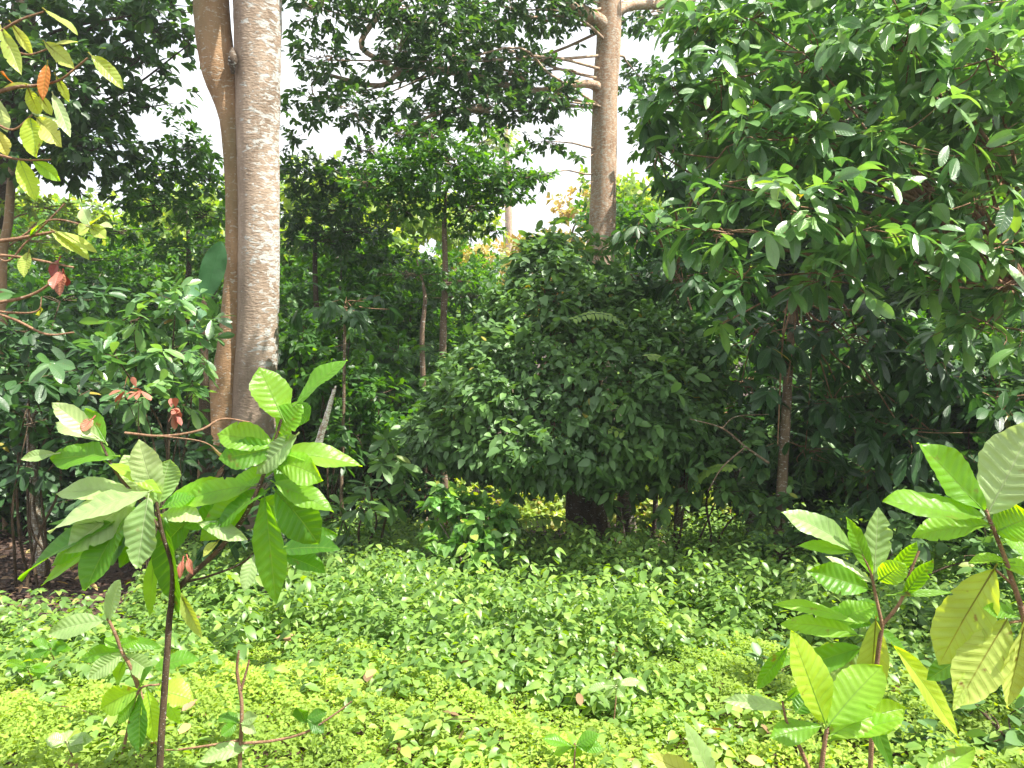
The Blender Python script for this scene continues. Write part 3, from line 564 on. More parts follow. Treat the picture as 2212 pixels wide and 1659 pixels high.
bush('leafy_bush', 'dark bush of narrow leaves between the twin trunk and the slender trunks', 'bush', 700, 10,
     [(660, 720, 10.5, 80, 70, .8, 1.1), (760, 700, 10.8, 90, 60, .8, 1), (700, 830, 10, 110, 80, .8, 1.1), (820, 850, 10, 90, 70, .8, 1), (860, 760, 11, 60, 60, .7, .8), (760, 940, 9.6, 110, 70, .7, 1), (880, 930, 9.4, 70, 60, .6, .9)], M['canopy2'], T_LONG, .15, .03)
bush('broadleaf_bush', 'bush with whorls of large blue-green leaves left of the vine dome base', 'bush', 800, 8.2,
     [(840, 985, 7.8, 60, 40, .35, .9), (800, 1060, 7.8, 70, 45, .4, .9), (840, 1010, 7.9, 70, 40, .3, .7), (740, 1120, 8.1, 80, 50, .5, .8), (700, 1180, 8, 60, 35, .4, .7)], M['vine'], T_COCOA, .22, .036, hang=.2, per=8)
# right understory
bush('leafy_bush', 'tangled bush of small oval leaves right of the leaning pale trunk', 'bush', 1500, 8,
     [(1500, 900, 8, 110, 80, .7, .9), (1480, 1000, 7.8, 110, 65, .7, 1), (1600, 960, 8, 110, 80, .7, .9), (1560, 1050, 7.6, 120, 40, .7, .9), (1650, 1070, 7.8, 90, 70, .6, .9)], M['vine'], T_OVAL, .13, .032)
bush('leafy_bush', 'low dark bush in front of the sunlit brush at right centre', 'bush', 1620, 6.8,
     [(1600, 1270, 7.0, 70, 40, .5, .8), (1690, 1200, 7, 90, 60, .6, 1), (1700, 1280, 6.5, 130, 60, .6, 1), (1560, 1320, 6.2, 110, 50, .5, .9), (1640, 1370, 5.8, 110, 50, .5, .9), (1760, 1160, 7, 90, 60, .6, .9)], M['vine'], T_OVAL, .13, .032)
bush('leafy_bush', 'shaded bush behind the foreground saplings at the right', 'bush', 1950, 6,
     [(1850, 1170, 6.6, 120, 70, .6, 1), (2000, 1130, 6.4, 140, 80, .6, 1), (2130, 1200, 6, 120, 90, .6, 1), (1900, 1300, 6, 130, 70, .6, 1), (2050, 1330, 5.5, 140, 80, .6, 1), (2180, 1400, 5.2, 90, 90, .5, 1)], M['vine'], T_OVAL, .15, .036)
bush('leafy_bush', 'low dark bush at the lower right corner under the yellowing leaves', 'bush', 2050, 4.0,
     [(1850, 1560, 3.6, 150, 60, .35, .9), (2000, 1610, 3.3, 160, 70, .35, 1), (2170, 1590, 3.2, 110, 90, .35, 1), (1700, 1440, 4.4, 110, 50, .4, .9), (2120, 1480, 3.8, 130, 70, .4, 1), (1950, 1460, 4.2, 110, 60, .4, 1)], M['vine'], T_OVAL, .10, .03)

# bare crooked branches in the tangle at right
root = empty('fallen_branch', P(1640, 985, 7.0), 'bare forked branch poking left out of the shaded tangle at right', 'branch')
for pts, r in [([(1660, 1000, 7.0), (1610, 965, 6.9), (1560, 925, 6.9), (1490, 905, 7.0)], [.012, .009, .004]), ([(1610, 965, 6.9), (1560, 1010, 6.8), (1530, 1060, 6.8)], [.008, .005]), ([(1560, 925, 6.9), (1590, 900, 6.9), (1660, 895, 7)], [.006, .003])]:
    mb = MB(); tube(mb, [P(*p) for p in pts], r, 8, 8, .12); mb.build('limb', M['bark_slim'], root)
root = empty('bare_twig', P(440, 925, 5.6), 'pale bare twig running across in front of the twin trunk base', 'branch')
for pts, r in [([(270, 935, 5.6), (350, 942, 5.6), (430, 930, 5.6), (480, 905, 5.7), (540, 912, 5.8)], [.010, .009, .006]), ([(350, 942, 5.6), (440, 955, 5.5), (480, 985, 5.5)], [.006, .003])]:
    mb = MB(); tube(mb, [P(*p) for p in pts], r, 8, 8, .12); mb.build('limb', M['twig'], root)
# banana, palms
def palm(name, label, px, D, top, n, ln, lw, group=None, mat='canopy2', droop=.5):
    root = empty(name, GP(px, D), label, 'palm', group)
    tb = MB(); t = P(*top); tube(tb, [GP(px, D), (GP(px, D) + t) / 2, t], [.08, .07, .06], 10, 5, .1); tb.build('trunk', M['bark_dark'], root)
    fb = MB()
    for i in range(n):
        a = i * 2.4; e = .3 + .9 * rng.random(); d = np.array([math.cos(a) * math.cos(e), math.sin(a) * math.cos(e), math.sin(e)])
        pts = [t + d * ln * s - np.array([0, 0, droop * ln * s * s]) for s in np.linspace(0, 1, 7)]
        c = tube(fb, pts, [.015, .005], 5, 5); tg = nrm(np.gradient(c, axis=0)); sdv = nrm(np.cross(tg, [0, 0, 1.])); m_ = len(c)
        for s in (-1, 1):
            for o_ in (0, .5):
                pp = c + tg * o_ * ln / m_; ax = sdv * s + tg * .5 - np.array([0, 0, .35]); put_leaves(fb, T_LONG, pp, ax, np.array([[0, 0, 1.]]) + .2 * rng.normal(size=(m_, 3)), lw * np.sin(np.linspace(.25, 2.9, m_)) + .05, .014, .3)
    fb.build('fronds', M[mat], root)
palm('palm', 'young palm with feathery fronds between the slender trunks', 925, 12.5, (930, 860, 12.5), 11, 1.25, .38)
palm('palm', 'dark palm clump just left of the vine dome shoulder', 860, 14, (850, 800, 14), 10, 1.4, .4)
root = empty('banana_plant', GP(440, 9.3), 'banana plant with one broad upright blue-green leaf against the twin trunk', 'banana plant')
fb = MB(); tb = MB(); t = P(440, 640, 9.3); tube(tb, [GP(440, 9.3), P(442, 900, 9.3), t], [.09, .07, .035], 10, 6); tb.build('stem', M['stem_dark'], root)
for a, b_, w in [((440, 655, 9.3), (478, 505, 9.2), .14), ((438, 660, 9.3), (400, 600, 9.5), .10), ((440, 660, 9.3), (330, 640, 9), .1), ((440, 665, 9.3), (420, 720, 8.9), .1)]:
    A, B = P(*a), P(*b_); put_leaves(fb, leaf_t(20, 6, p_long, .12, .02, 12, .05), A[None], (B - A)[None], np.array([[.5, -1, .3]]), np.linalg.norm(B - A), w, .08, .5)
fb.build('leaves', M['banana'], root)

# thin trunks at left
tree('slender_tree', 'slender orange-brown trunk near the left edge behind the yellow leaves', 'tree',
     [GP(0, 12), P(4, 620, 12), P(18, 480, 12), P(24, 400, 12), P(30, 330, 12)], [.09, .07, .065, .06, .05],
     [(90, 450, 13, 120, 30, 1, .8), (40, 520, 13, 90, 30, 1, .7), (180, 480, 14, 80, 25, 1, .8)], None, M['bark_or'], M['sunny'], ln=.12, wd=.03, dens=.7)
for px, D, y1, r, lab in [(78, 8.2, 900, .05, 'mottled cocoa trunk standing in the dark soil at left'), (572, 6.4, 1180, .035, 'short lichen-dotted cocoa trunk right of the young sapling stem'), (165, 11, 1000, .07, 'dark trunk beyond the bare soil at left')]:
    root = empty('cocoa_tree', GP(px, D), lab, 'tree')
    tb = MB(); tube(tb, [GP(px, D) - [0, 0, .1], P(px - 6, (y1 + 1250) / 2, D), P(px - 12, y1, D)], [r * 1.4, r, r * .8], 12, 8, .1, .08); tb.build('trunk', M['bark_cocoa'], root)
    fb = MB(); lb = MB()
    for k in range(3):
        cen, rad = clump_world((px - 12 + (k - 1) * 70, y1 - 40, D, 60, 45, .5)); limb(lb, P(px - 12, y1, D), cen, r * .5, .01); sprigs(fb, cen, rad, 60, T_COCOA, .2, .038, hang=.5)
    lb.build('branches', M['bark_cocoa'], root); fb.build('foliage', M['cocoa_dark'], root)
# leaning dead pole
root = empty('dead_pole', GP(590, 6.6), 'bleached dead pole with flaking bark leaning up to the right beside the twin trunk', 'pole')
tb = MB(); tube(tb, [GP(585, 6.6), P(608, 1170, 6.6), P(648, 1070, 6.6), P(690, 950, 6.5), P(722, 842, 6.4)], [.04, .038, .036, .032, .014], 12, 10, .22, .05); tube(tb, [P(716, 865, 6.42), P(724, 838, 6.4), P(725, 833, 6.4)], [.012, .008, .003], 6, 4, .3)
tb.build('shaft', M['dead'], root)

# ================================================================== BACKGROUND TREES (three kinds, copied)
def proto(kind, mat, T, ln, wd, n, flat):
    root = empty(kind, (0, 0, 0), 'x', 'tree')
    tb = MB(); tube(tb, [(0, 0, -.3), (.1, 0, 2), (.05, .1, 4.6)], [.16, .12, .07], 10, 6, .08); tb.build('trunk', M['bark_cocoa'], root)
    fb = MB(); lb = MB()
    for k in range(11):
        a = k * 2.399; r = 1.9 * math.sqrt((k + .5) / 11); z = (3.0 + (k % 4) * .85) if not flat else (3.4 + (k % 3) * .8)
        cen = np.array([r * math.cos(a), r * math.sin(a), z]); rad = np.array([1.05, 1.05, .4 if flat else .75]) * rng.uniform(.8, 1.2)
        limb(lb, np.array([.05, .05, min(z - .5, 4)]), cen, .05, .015); sprigs(fb, cen, rad, n, T, ln, wd, hang=.2, twigs=(lb, 4))
    lb.build('branches', M['bark_cocoa'], root); fb.build('foliage', mat, root)
    return root
def copy_thing(root, loc, rz, s):
    r = root.copy(); col.objects.link(r)
    for ch in [c for c in col.objects if c.parent == root]:
        c = ch.copy(); col.objects.link(c); c.parent = r
    r.location = loc; r.rotation_euler = (0, 0, rz); r.scale = s
    return r
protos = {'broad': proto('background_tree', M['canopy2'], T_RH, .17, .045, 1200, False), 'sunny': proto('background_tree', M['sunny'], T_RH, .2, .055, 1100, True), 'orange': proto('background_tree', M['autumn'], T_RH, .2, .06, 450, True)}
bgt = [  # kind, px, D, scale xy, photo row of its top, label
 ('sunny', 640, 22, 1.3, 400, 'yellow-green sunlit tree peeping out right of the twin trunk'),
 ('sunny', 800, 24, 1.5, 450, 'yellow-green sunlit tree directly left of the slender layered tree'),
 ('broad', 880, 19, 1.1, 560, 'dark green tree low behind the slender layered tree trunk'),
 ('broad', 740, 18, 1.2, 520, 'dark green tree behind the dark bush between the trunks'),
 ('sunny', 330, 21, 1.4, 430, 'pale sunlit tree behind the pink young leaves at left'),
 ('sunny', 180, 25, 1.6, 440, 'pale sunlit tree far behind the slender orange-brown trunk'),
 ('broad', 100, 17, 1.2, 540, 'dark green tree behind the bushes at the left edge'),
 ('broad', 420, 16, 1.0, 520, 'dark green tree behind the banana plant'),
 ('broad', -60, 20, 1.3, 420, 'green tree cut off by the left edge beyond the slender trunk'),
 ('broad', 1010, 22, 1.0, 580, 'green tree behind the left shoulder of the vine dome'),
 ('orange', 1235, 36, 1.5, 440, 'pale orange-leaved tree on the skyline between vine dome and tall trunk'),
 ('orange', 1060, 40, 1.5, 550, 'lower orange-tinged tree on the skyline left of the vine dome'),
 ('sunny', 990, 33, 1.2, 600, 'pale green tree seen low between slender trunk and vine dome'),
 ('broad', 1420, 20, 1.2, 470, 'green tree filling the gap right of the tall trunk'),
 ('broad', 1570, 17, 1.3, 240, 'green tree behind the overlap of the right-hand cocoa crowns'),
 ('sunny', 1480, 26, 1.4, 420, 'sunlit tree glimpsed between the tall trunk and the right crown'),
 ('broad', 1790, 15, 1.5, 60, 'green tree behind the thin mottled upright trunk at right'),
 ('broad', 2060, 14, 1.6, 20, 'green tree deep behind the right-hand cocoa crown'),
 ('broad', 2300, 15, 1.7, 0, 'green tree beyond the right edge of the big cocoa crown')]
used = set()
for kind, px, D_, sxy, ty, lab in bgt:
    loc = GP(px, D_); sz = (P(px, ty, D_)[2] - loc[2]) / (5.9 if kind == 'broad' else 5.2); rz = rng.random() * 6.28
    if kind in used: o = copy_thing(protos[kind], loc, rz, (sxy, sxy, sz))
    else: o = protos[kind]; o.location = loc; o.rotation_euler = (0, 0, rz); o.scale = (sxy, sxy, sz); used.add(kind)
    tag(o, lab, 'tree', 'trees in the background')
def bproto(mat, T, ln, wd, n):
    root = empty('understory_bush', (0, 0, 0), 'x', 'bush'); fb = MB(); lb = MB()
    for k in range(9):
        a = k * 2.4; r = .25 + .75 * rng.random(); z = .35 + 2.3 * (k / 9); r *= 1 - .35 * k / 9
        cen = np.array([r * math.cos(a), r * math.sin(a) * .8, z]); limb(lb, np.zeros(3), cen, .018, .006); sprigs(fb, cen, np.array([.62, .55, .5]) * rng.uniform(.8, 1.15), n, T, ln, wd, hang=.3, twigs=(lb, 4))
    lb.build('stems', M['stem_dark'], root); fb.build('foliage', mat, root); return root
bp_ = {'a': bproto(M['canopy2'], T_LOW, .14, .034, 520), 'b': bproto(M['cocoa_dark'], T_OVAL, .19, .04, 330), 'c': bproto(M['vine'], T_LOW, .12, .034, 620)}
ub = [('b', 30, 10.5, 1, 660), ('a', 170, 11.5, 1.1, 620), ('b', 290, 10.2, .9, 700), ('c', 400, 11.5, 1, 640), ('a', 250, 13, 1.2, 590), ('a', 30, 13, 1.2, 600), ('c', -90, 11, 1.1, 620),
      ('a', 640, 12, 1, 640), ('c', 720, 11, .9, 690), ('a', 800, 13.5, 1.1, 650), ('b', 850, 11.3, .7, 800), ('c', 650, 13.5, 1.1, 600), ('a', 960, 16.5, 1.0, 740), ('c', 880, 17.5, 1.2, 690),
       ('c', 1500, 16, 1.2, 760), ('a', 1660, 10.5, 1, 640), ('b', 1730, 10, .9, 700), ('c', 1850, 9.5, 1, 620), ('a', 1960, 9.6, 1, 620), ('b', 2080, 9, .9, 650), ('c', 2200, 8.8, 1, 600), ('a', 2320, 9, 1, 560),
      ('c', 1900, 12, 1.2, 560), ('a', 2120, 11.5, 1.2, 560), ('c', 1400, 17, 1.2, 700), ('a', 490, 12.5, .9, 620), ('a', 1200, 17, 1.2, 800)]
used = set()
for kind, px, D_, sxy, ty in ub:
    sz = (P(px, ty, D_)[2] - GP(px, D_)[2]) / 3.1
    o = copy_thing(bp_[kind], (0, 0, 0), 0, (1, 1, 1)) if kind in used else bp_[kind]; used.add(kind)
    o.location = GP(px, D_); o.rotation_euler = (0, 0, rng.random() * 6.28); o.scale = (sxy, sxy, sz)
    reg = 'left of the twin trunk' if px < 500 else 'between the twin trunk and the vine dome' if px < 1050 else 'right of the vine dome'
    kd = {'a': 'fresh green small-leaved', 'b': 'dark large-leaved drooping', 'c': 'blue-green oval-leaved'}[kind]
    tag(o, kd + ' bush in the shaded thicket ' + reg, 'bush', 'bushes of the thicket, %s, %s' % (kd, reg))
# far pale tree with a bare grey trunk
tree('distant_tree', 'very tall hazy tree with a thin bare grey trunk far beyond the vine dome', 'tree', [GP(1103, 60), P(1100, 520, 60), P(1096, 400, 60), P(1094, 270, 60)], [.36, .3, .26, .15],
     [(1085, 300, 60, 45, 30, 2), (1040, 548, 55, 50, 12, 2), (1100, 560, 55, 40, 10, 2)], None, M['bark_pale'], M['sunny'], T=T_RH, ln=.5, wd=.14, dens=1.2, lr=.6)
# far woods: one mass on the horizon
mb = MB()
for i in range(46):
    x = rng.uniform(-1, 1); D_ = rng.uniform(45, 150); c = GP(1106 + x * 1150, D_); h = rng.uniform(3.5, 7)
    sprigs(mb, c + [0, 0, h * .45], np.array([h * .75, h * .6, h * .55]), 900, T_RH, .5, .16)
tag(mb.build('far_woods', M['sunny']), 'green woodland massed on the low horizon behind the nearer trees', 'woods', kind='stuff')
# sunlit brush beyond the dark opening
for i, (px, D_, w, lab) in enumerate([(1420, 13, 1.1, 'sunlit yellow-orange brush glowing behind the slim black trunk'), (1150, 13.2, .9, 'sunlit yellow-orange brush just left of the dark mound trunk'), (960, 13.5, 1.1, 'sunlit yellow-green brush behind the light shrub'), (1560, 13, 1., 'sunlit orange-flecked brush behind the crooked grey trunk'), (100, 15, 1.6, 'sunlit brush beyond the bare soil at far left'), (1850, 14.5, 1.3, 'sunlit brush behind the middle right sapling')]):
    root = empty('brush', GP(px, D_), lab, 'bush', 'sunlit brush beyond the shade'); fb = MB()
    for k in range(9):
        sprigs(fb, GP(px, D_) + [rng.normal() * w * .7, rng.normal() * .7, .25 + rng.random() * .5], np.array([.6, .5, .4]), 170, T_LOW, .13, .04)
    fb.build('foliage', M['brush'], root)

# ================================================================== GROUND COVER
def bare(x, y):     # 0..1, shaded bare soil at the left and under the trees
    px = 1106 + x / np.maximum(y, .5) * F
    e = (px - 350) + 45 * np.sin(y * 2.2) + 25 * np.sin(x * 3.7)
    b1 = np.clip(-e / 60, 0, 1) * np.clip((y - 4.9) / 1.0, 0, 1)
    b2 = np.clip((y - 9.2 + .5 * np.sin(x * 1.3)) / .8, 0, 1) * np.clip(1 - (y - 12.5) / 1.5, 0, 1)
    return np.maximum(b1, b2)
def scatter(n, y0, y1, half=.78):
    y = y0 * (y1 / y0) ** rng.random(n) if y0 > 0 else rng.uniform(y0, y1, n)
    y = np.sqrt(rng.random(n) * (y1 ** 2 - y0 ** 2) + y0 ** 2); x = rng.uniform(-1, 1, n) * (half * y + .8)
    return x, y
mb = MB()
x, y = scatter(330000, 2.2, 7.2); near = (.35 + .3 * np.sin(x * 2 + 1) * np.sin(y * 1.7) + rng.random(len(x)) * .6) < np.clip((7.2 - y) / 3.2, 0, 1)
k = (rng.random(len(x)) > bare(x, y)) & near; x, y = x[k], y[k]; n = len(x)
hgt = (.04 + .06 * (np.sin(x * 1.7 + 2 * np.sin(y * 1.3)) > .1) + .05 * (np.sin(x * 5.1) * np.sin(y * 4.3) + 1) + .04 * np.sin(x * 13 + y * 11))
z = gz(x, y) + hgt * rng.random(n) ** .5
a = rng.random(n) * 6.283; ax = np.stack([np.cos(a), np.sin(a), .5 * rng.normal(size=n)], -1)
s_ = .6 + .8 * rng.random(n)
put_leaves(mb, T_RH, np.stack([x, y, z], -1), ax, np.array([[0, -.25, 1.]]) + .45 * rng.normal(size=(n, 3)), .029 * s_, .0082 * s_, .15, np.clip(.35 * rng.random(n) + .5 * (.5 + .5 * np.sin(x * 1.7 + .5) * np.cos(y * 2.1)) + .25 * rng.random(n) ** 6, 0, 1))
tag(mb.build('creeper_carpet', M['clover'], smooth=False), 'fine yellow-green creeper carpet covering the sunny ground in front', 'ground cover', kind='stuff')
mb = MB()   # herbs: little stems with opposite leaves
x, y = scatter(34000, 2.6, 11); pr = (.42 + .58 * np.clip((y - 3.6) / 2.2, 0, 1)) * (1 - bare(x, y)) * (.55 + .45 * (np.sin(x * 2.7 + .7) * np.sin(y * 2.1) > -.3))
k = rng.random(len(x)) < pr * (.35 + .6 * (np.sin(x * 3.3 + 1.7 * np.sin(y * 2.9)) * np.sin(y * 3.7 + x) > -.45)); x, y = x[k], y[k]; n = len(x)
H = (.10 + .22 * rng.random(n) ** 1.6) * (.6 + .4 * np.clip((y - 3) / 2.5, 0, 1)) * (1 + .7 * np.clip((x - 0) / 4, 0, .6)) * (.8 + .7 * np.clip((y - 4.5) / 2, 0, 1) * np.clip((9.5 - y) / 2, .25, 1) + .5 * np.sin(x * 1.9 + 2) * np.sin(y * 1.7) * np.clip(y - 3.5, 0, 1) + .35 * np.sin(x * 4.7 + y) * np.sin(y * 3.9 - x))
b0 = np.stack([x, y, gz(x, y)], -1); lean = rng.normal(size=(n, 3)) * .25; lean[:, 2] = 1
mix = np.clip((4.9 - y) / 2, 0, 1)
for lev, nl in ((.55, 2), (.75, 2), (.93, 3)):
    for j in range(nl):
        a = rng.random(n) * .8 + j * 6.283 / nl + lev * 5; ax = np.stack([np.cos(a), np.sin(a), .25 - .5 * rng.random(n)], -1)
        s_ = (.6 + .7 * rng.random(n)) * (1.15 - .35 * lev)
        put_leaves(mb, T_LOW, b0 + lean * (H * lev)[:, None] + ax * .01, ax, np.array([[0, -.1, 1.]]) + .3 * rng.normal(size=(n, 3)), .082 * s_, .022 * s_, .3, np.clip(.15 + .55 * rng.random(n) + .3 * mix, 0, .97 + .03 * (rng.random(n) > .5)))
x, y = scatter(900, 4.6, 9.6); k = rng.random(len(x)) < (1 - bare(x, y)) * np.exp(-((x - .4) / 2.6) ** 2) * (np.sin(x * 2.1 + .4) * np.sin(y * 1.9) > -.35); x, y = x[k], y[k]; n = len(x); H = .38 + .3 * rng.random(n)
b0 = np.stack([x, y, gz(x, y)], -1); lean = rng.normal(size=(n, 3)) * .22; lean[:, 2] = 1
for lev, nl in ((.35, 2), (.5, 2), (.65, 2), (.8, 3), (.92, 3), (1.0, 4)):
    for j in range(nl):
        a = rng.random(n) * .9 + j * 6.283 / nl + lev * 5; ax = np.stack([np.cos(a), np.sin(a), .3 - .8 * rng.random(n)], -1); s_ = (.55 + .8 * rng.random(n)) * (1.2 - .45 * lev)
        put_leaves(mb, T_OVAL, b0 + lean * (H * lev)[:, None] + ax * .015, ax, np.array([[0, -.2, 1.]]) + .35 * rng.normal(size=(n, 3)), .10 * s_, .024 * s_, .4, np.clip(.1 + .75 * rng.random(n), 0, .97))
x, y = scatter(7500, 3.9, 9.4); pr = (1 - bare(x, y)) * np.clip(.35 + .65 * np.sin(x * 2.3 + 1.1) * np.sin(y * 1.6 + .4), 0, 1)
k = rng.random(len(x)) < pr; x, y = x[k], y[k]; n = len(x); H = .16 + .26 * rng.random(n) * np.clip((y - 3.2) / 2.5, .3, 1)
b0 = np.stack([x, y, gz(x, y)], -1); lean = rng.normal(size=(n, 3)) * .2; lean[:, 2] = 1
for lev, nl in ((.4, 2), (.6, 2), (.8, 3), (1.0, 4)):
    for j in range(nl):
        a = rng.random(n) * .8 + j * 6.283 / nl + lev * 5; ax = np.stack([np.cos(a), np.sin(a), .3 - .7 * rng.random(n)], -1); s_ = (.6 + .7 * rng.random(n)) * (1.25 - .45 * lev)
        put_leaves(mb, T_HEART, b0 + lean * (H * lev)[:, None] + ax * .015, ax, np.array([[0, -.2, 1.]]) + .35 * rng.normal(size=(n, 3)), .078 * s_, .024 * s_, .4, np.clip(.1 + .75 * rng.random(n), 0, .97))
tag(mb.build('herb_layer', M['herb']), 'knee-high leafy green herbs thick across the middle of the clearing', 'ground cover', kind='stuff')
mb = MB()   # grass blades through the herbs
x, y = scatter(5200, 2.5, 8.5); k = rng.random(len(x)) < (1 - bare(x, y)) * np.clip(np.sin(x * 2.9 + 2) * np.sin(y * 2.3), .05, 1); x, y = x[k], y[k]; n = len(x)
ax = nrm(np.stack([rng.normal(size=n) * .5, rng.normal(size=n) * .5, np.ones(n)], -1))
put_leaves(mb, T_LONG, np.stack([x, y, gz(x, y) + .03], -1), ax, rdir(n, .2), .12 + .16 * rng.random(n), .004 + .003 * rng.random(n), .45, .5 + .4 * rng.random(n))
tag(mb.build('grass_blades', M['clover']), 'scattered arching grass blades among the herbs', 'grass', kind='stuff')
mb = MB()   # fallen leaves and bits of stick lying on the herbs
x, y = scatter(420, 2.6, 9); z = gz(x, y) + .07 + .08 * rng.random(len(x)); n = len(x)
put_leaves(mb, T_OVAL, np.stack([x, y, z], -1), rdir(n, .3), np.array([[0, 0, 1.]]) + .5 * rng.normal(size=(n, 3)), .07 + .08 * rng.random(n), .018 + .014 * rng.random(n), .1)
for i in range(60):
    X, Y = scatter(1, 2.8, 9.); p0 = np.array([X[0], Y[0], float(gz(X, Y)[0]) + .1]); d = rdir(1, .3)[0]
    tube(mb, [p0, p0 + d * .12 + [0, 0, .02], p0 + d * rng.uniform(.2, .5)], [.004, .002], 5, 4, .1)
tag(mb.build('fallen_leaves', M['litter2']), 'tan and brown fallen leaves and sticks caught on the herbs', 'leaf litter', kind='stuff')
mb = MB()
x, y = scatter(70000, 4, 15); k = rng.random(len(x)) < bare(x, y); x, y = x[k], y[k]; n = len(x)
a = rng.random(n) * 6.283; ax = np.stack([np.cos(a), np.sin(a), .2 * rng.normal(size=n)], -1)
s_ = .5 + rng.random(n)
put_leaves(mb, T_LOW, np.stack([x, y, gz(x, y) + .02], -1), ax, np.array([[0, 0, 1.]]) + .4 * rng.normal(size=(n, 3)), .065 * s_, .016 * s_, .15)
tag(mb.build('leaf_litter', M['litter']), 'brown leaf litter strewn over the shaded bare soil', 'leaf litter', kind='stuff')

# ================================================================== FOREGROUND SAPLINGS
def hand_leaf(parent, a, b, hw, mat='hero', roll=0., sag=.12, rnd=None, da=0, curl=0, label=None, face=(0, -1, .9), wide=1.0):
    """one leaf from pixel a (base, depth) to pixel b (tip, depth); hw = half width in photo px"""
    A, B = P(*a), P(*b); ln = np.linalg.norm(B - A); ax = (B - A) / ln
    ref = np.array(face, float); n0 = nrm(ref - ax * (ref @ ax)); s0 = np.cross(ax, n0)
    n1 = n0 * math.cos(roll) + s0 * math.sin(roll)
    mb = MB(); w = 1.08 * wide * S(hw, (a[2] + b[2]) / 2) / max(.35, abs(math.cos(roll)))
    A2 = A + np.array([0, 0, 0]); ax2 = ax + np.array([0, 0, sag])
    put_leaves(mb, hero_t(), A2[None], ax2[None], n1[None], ln * 1.03, w, sag, float(rng.random() if rnd is None else rnd))
    tube(mb, [A - ax * .015, A + ax * .02, A + ax * ln * .6 + n1 * w * .0], [.0028, .0024, .0006], 5, 3)
    o = mb.build('leaf', M[mat], parent)
    if label: o['label'] = label
    return o
def sapling(name, label, stems, leaves_, D, cat='sapling', bark='twig', base=None):
    root = empty(name, base if base is not None else P(*stems[0][0][0]), label, cat)
    for k, (pts, r) in enumerate(stems):
        mb = MB(); w = [P(*p) for p in pts]
        if k == 0 and base is not None: w = [np.array(base)] + w
        tube(mb, w, r, 10, 8, .12); mb.build('stem' if k == 0 else 'branch', M[bark], root)
    for lf in leaves_:
        a, b, hw = lf[:3]; kw = lf[3] if len(lf) > 3 else {}
        d1 = kw.pop('d', 0); dd = kw.pop('dd', rng.uniform(-.06, .06))
        hand_leaf(root, (a[0], a[1], D + d1), (b[0], b[1], D + d1 + dd), hw, **{**dict(roll=rng.uniform(-.5, .5), sag=rng.uniform(.05, .2), wide=1.05 if D == 2.6 else 1.0), **kw})
    return root
p_ = dict
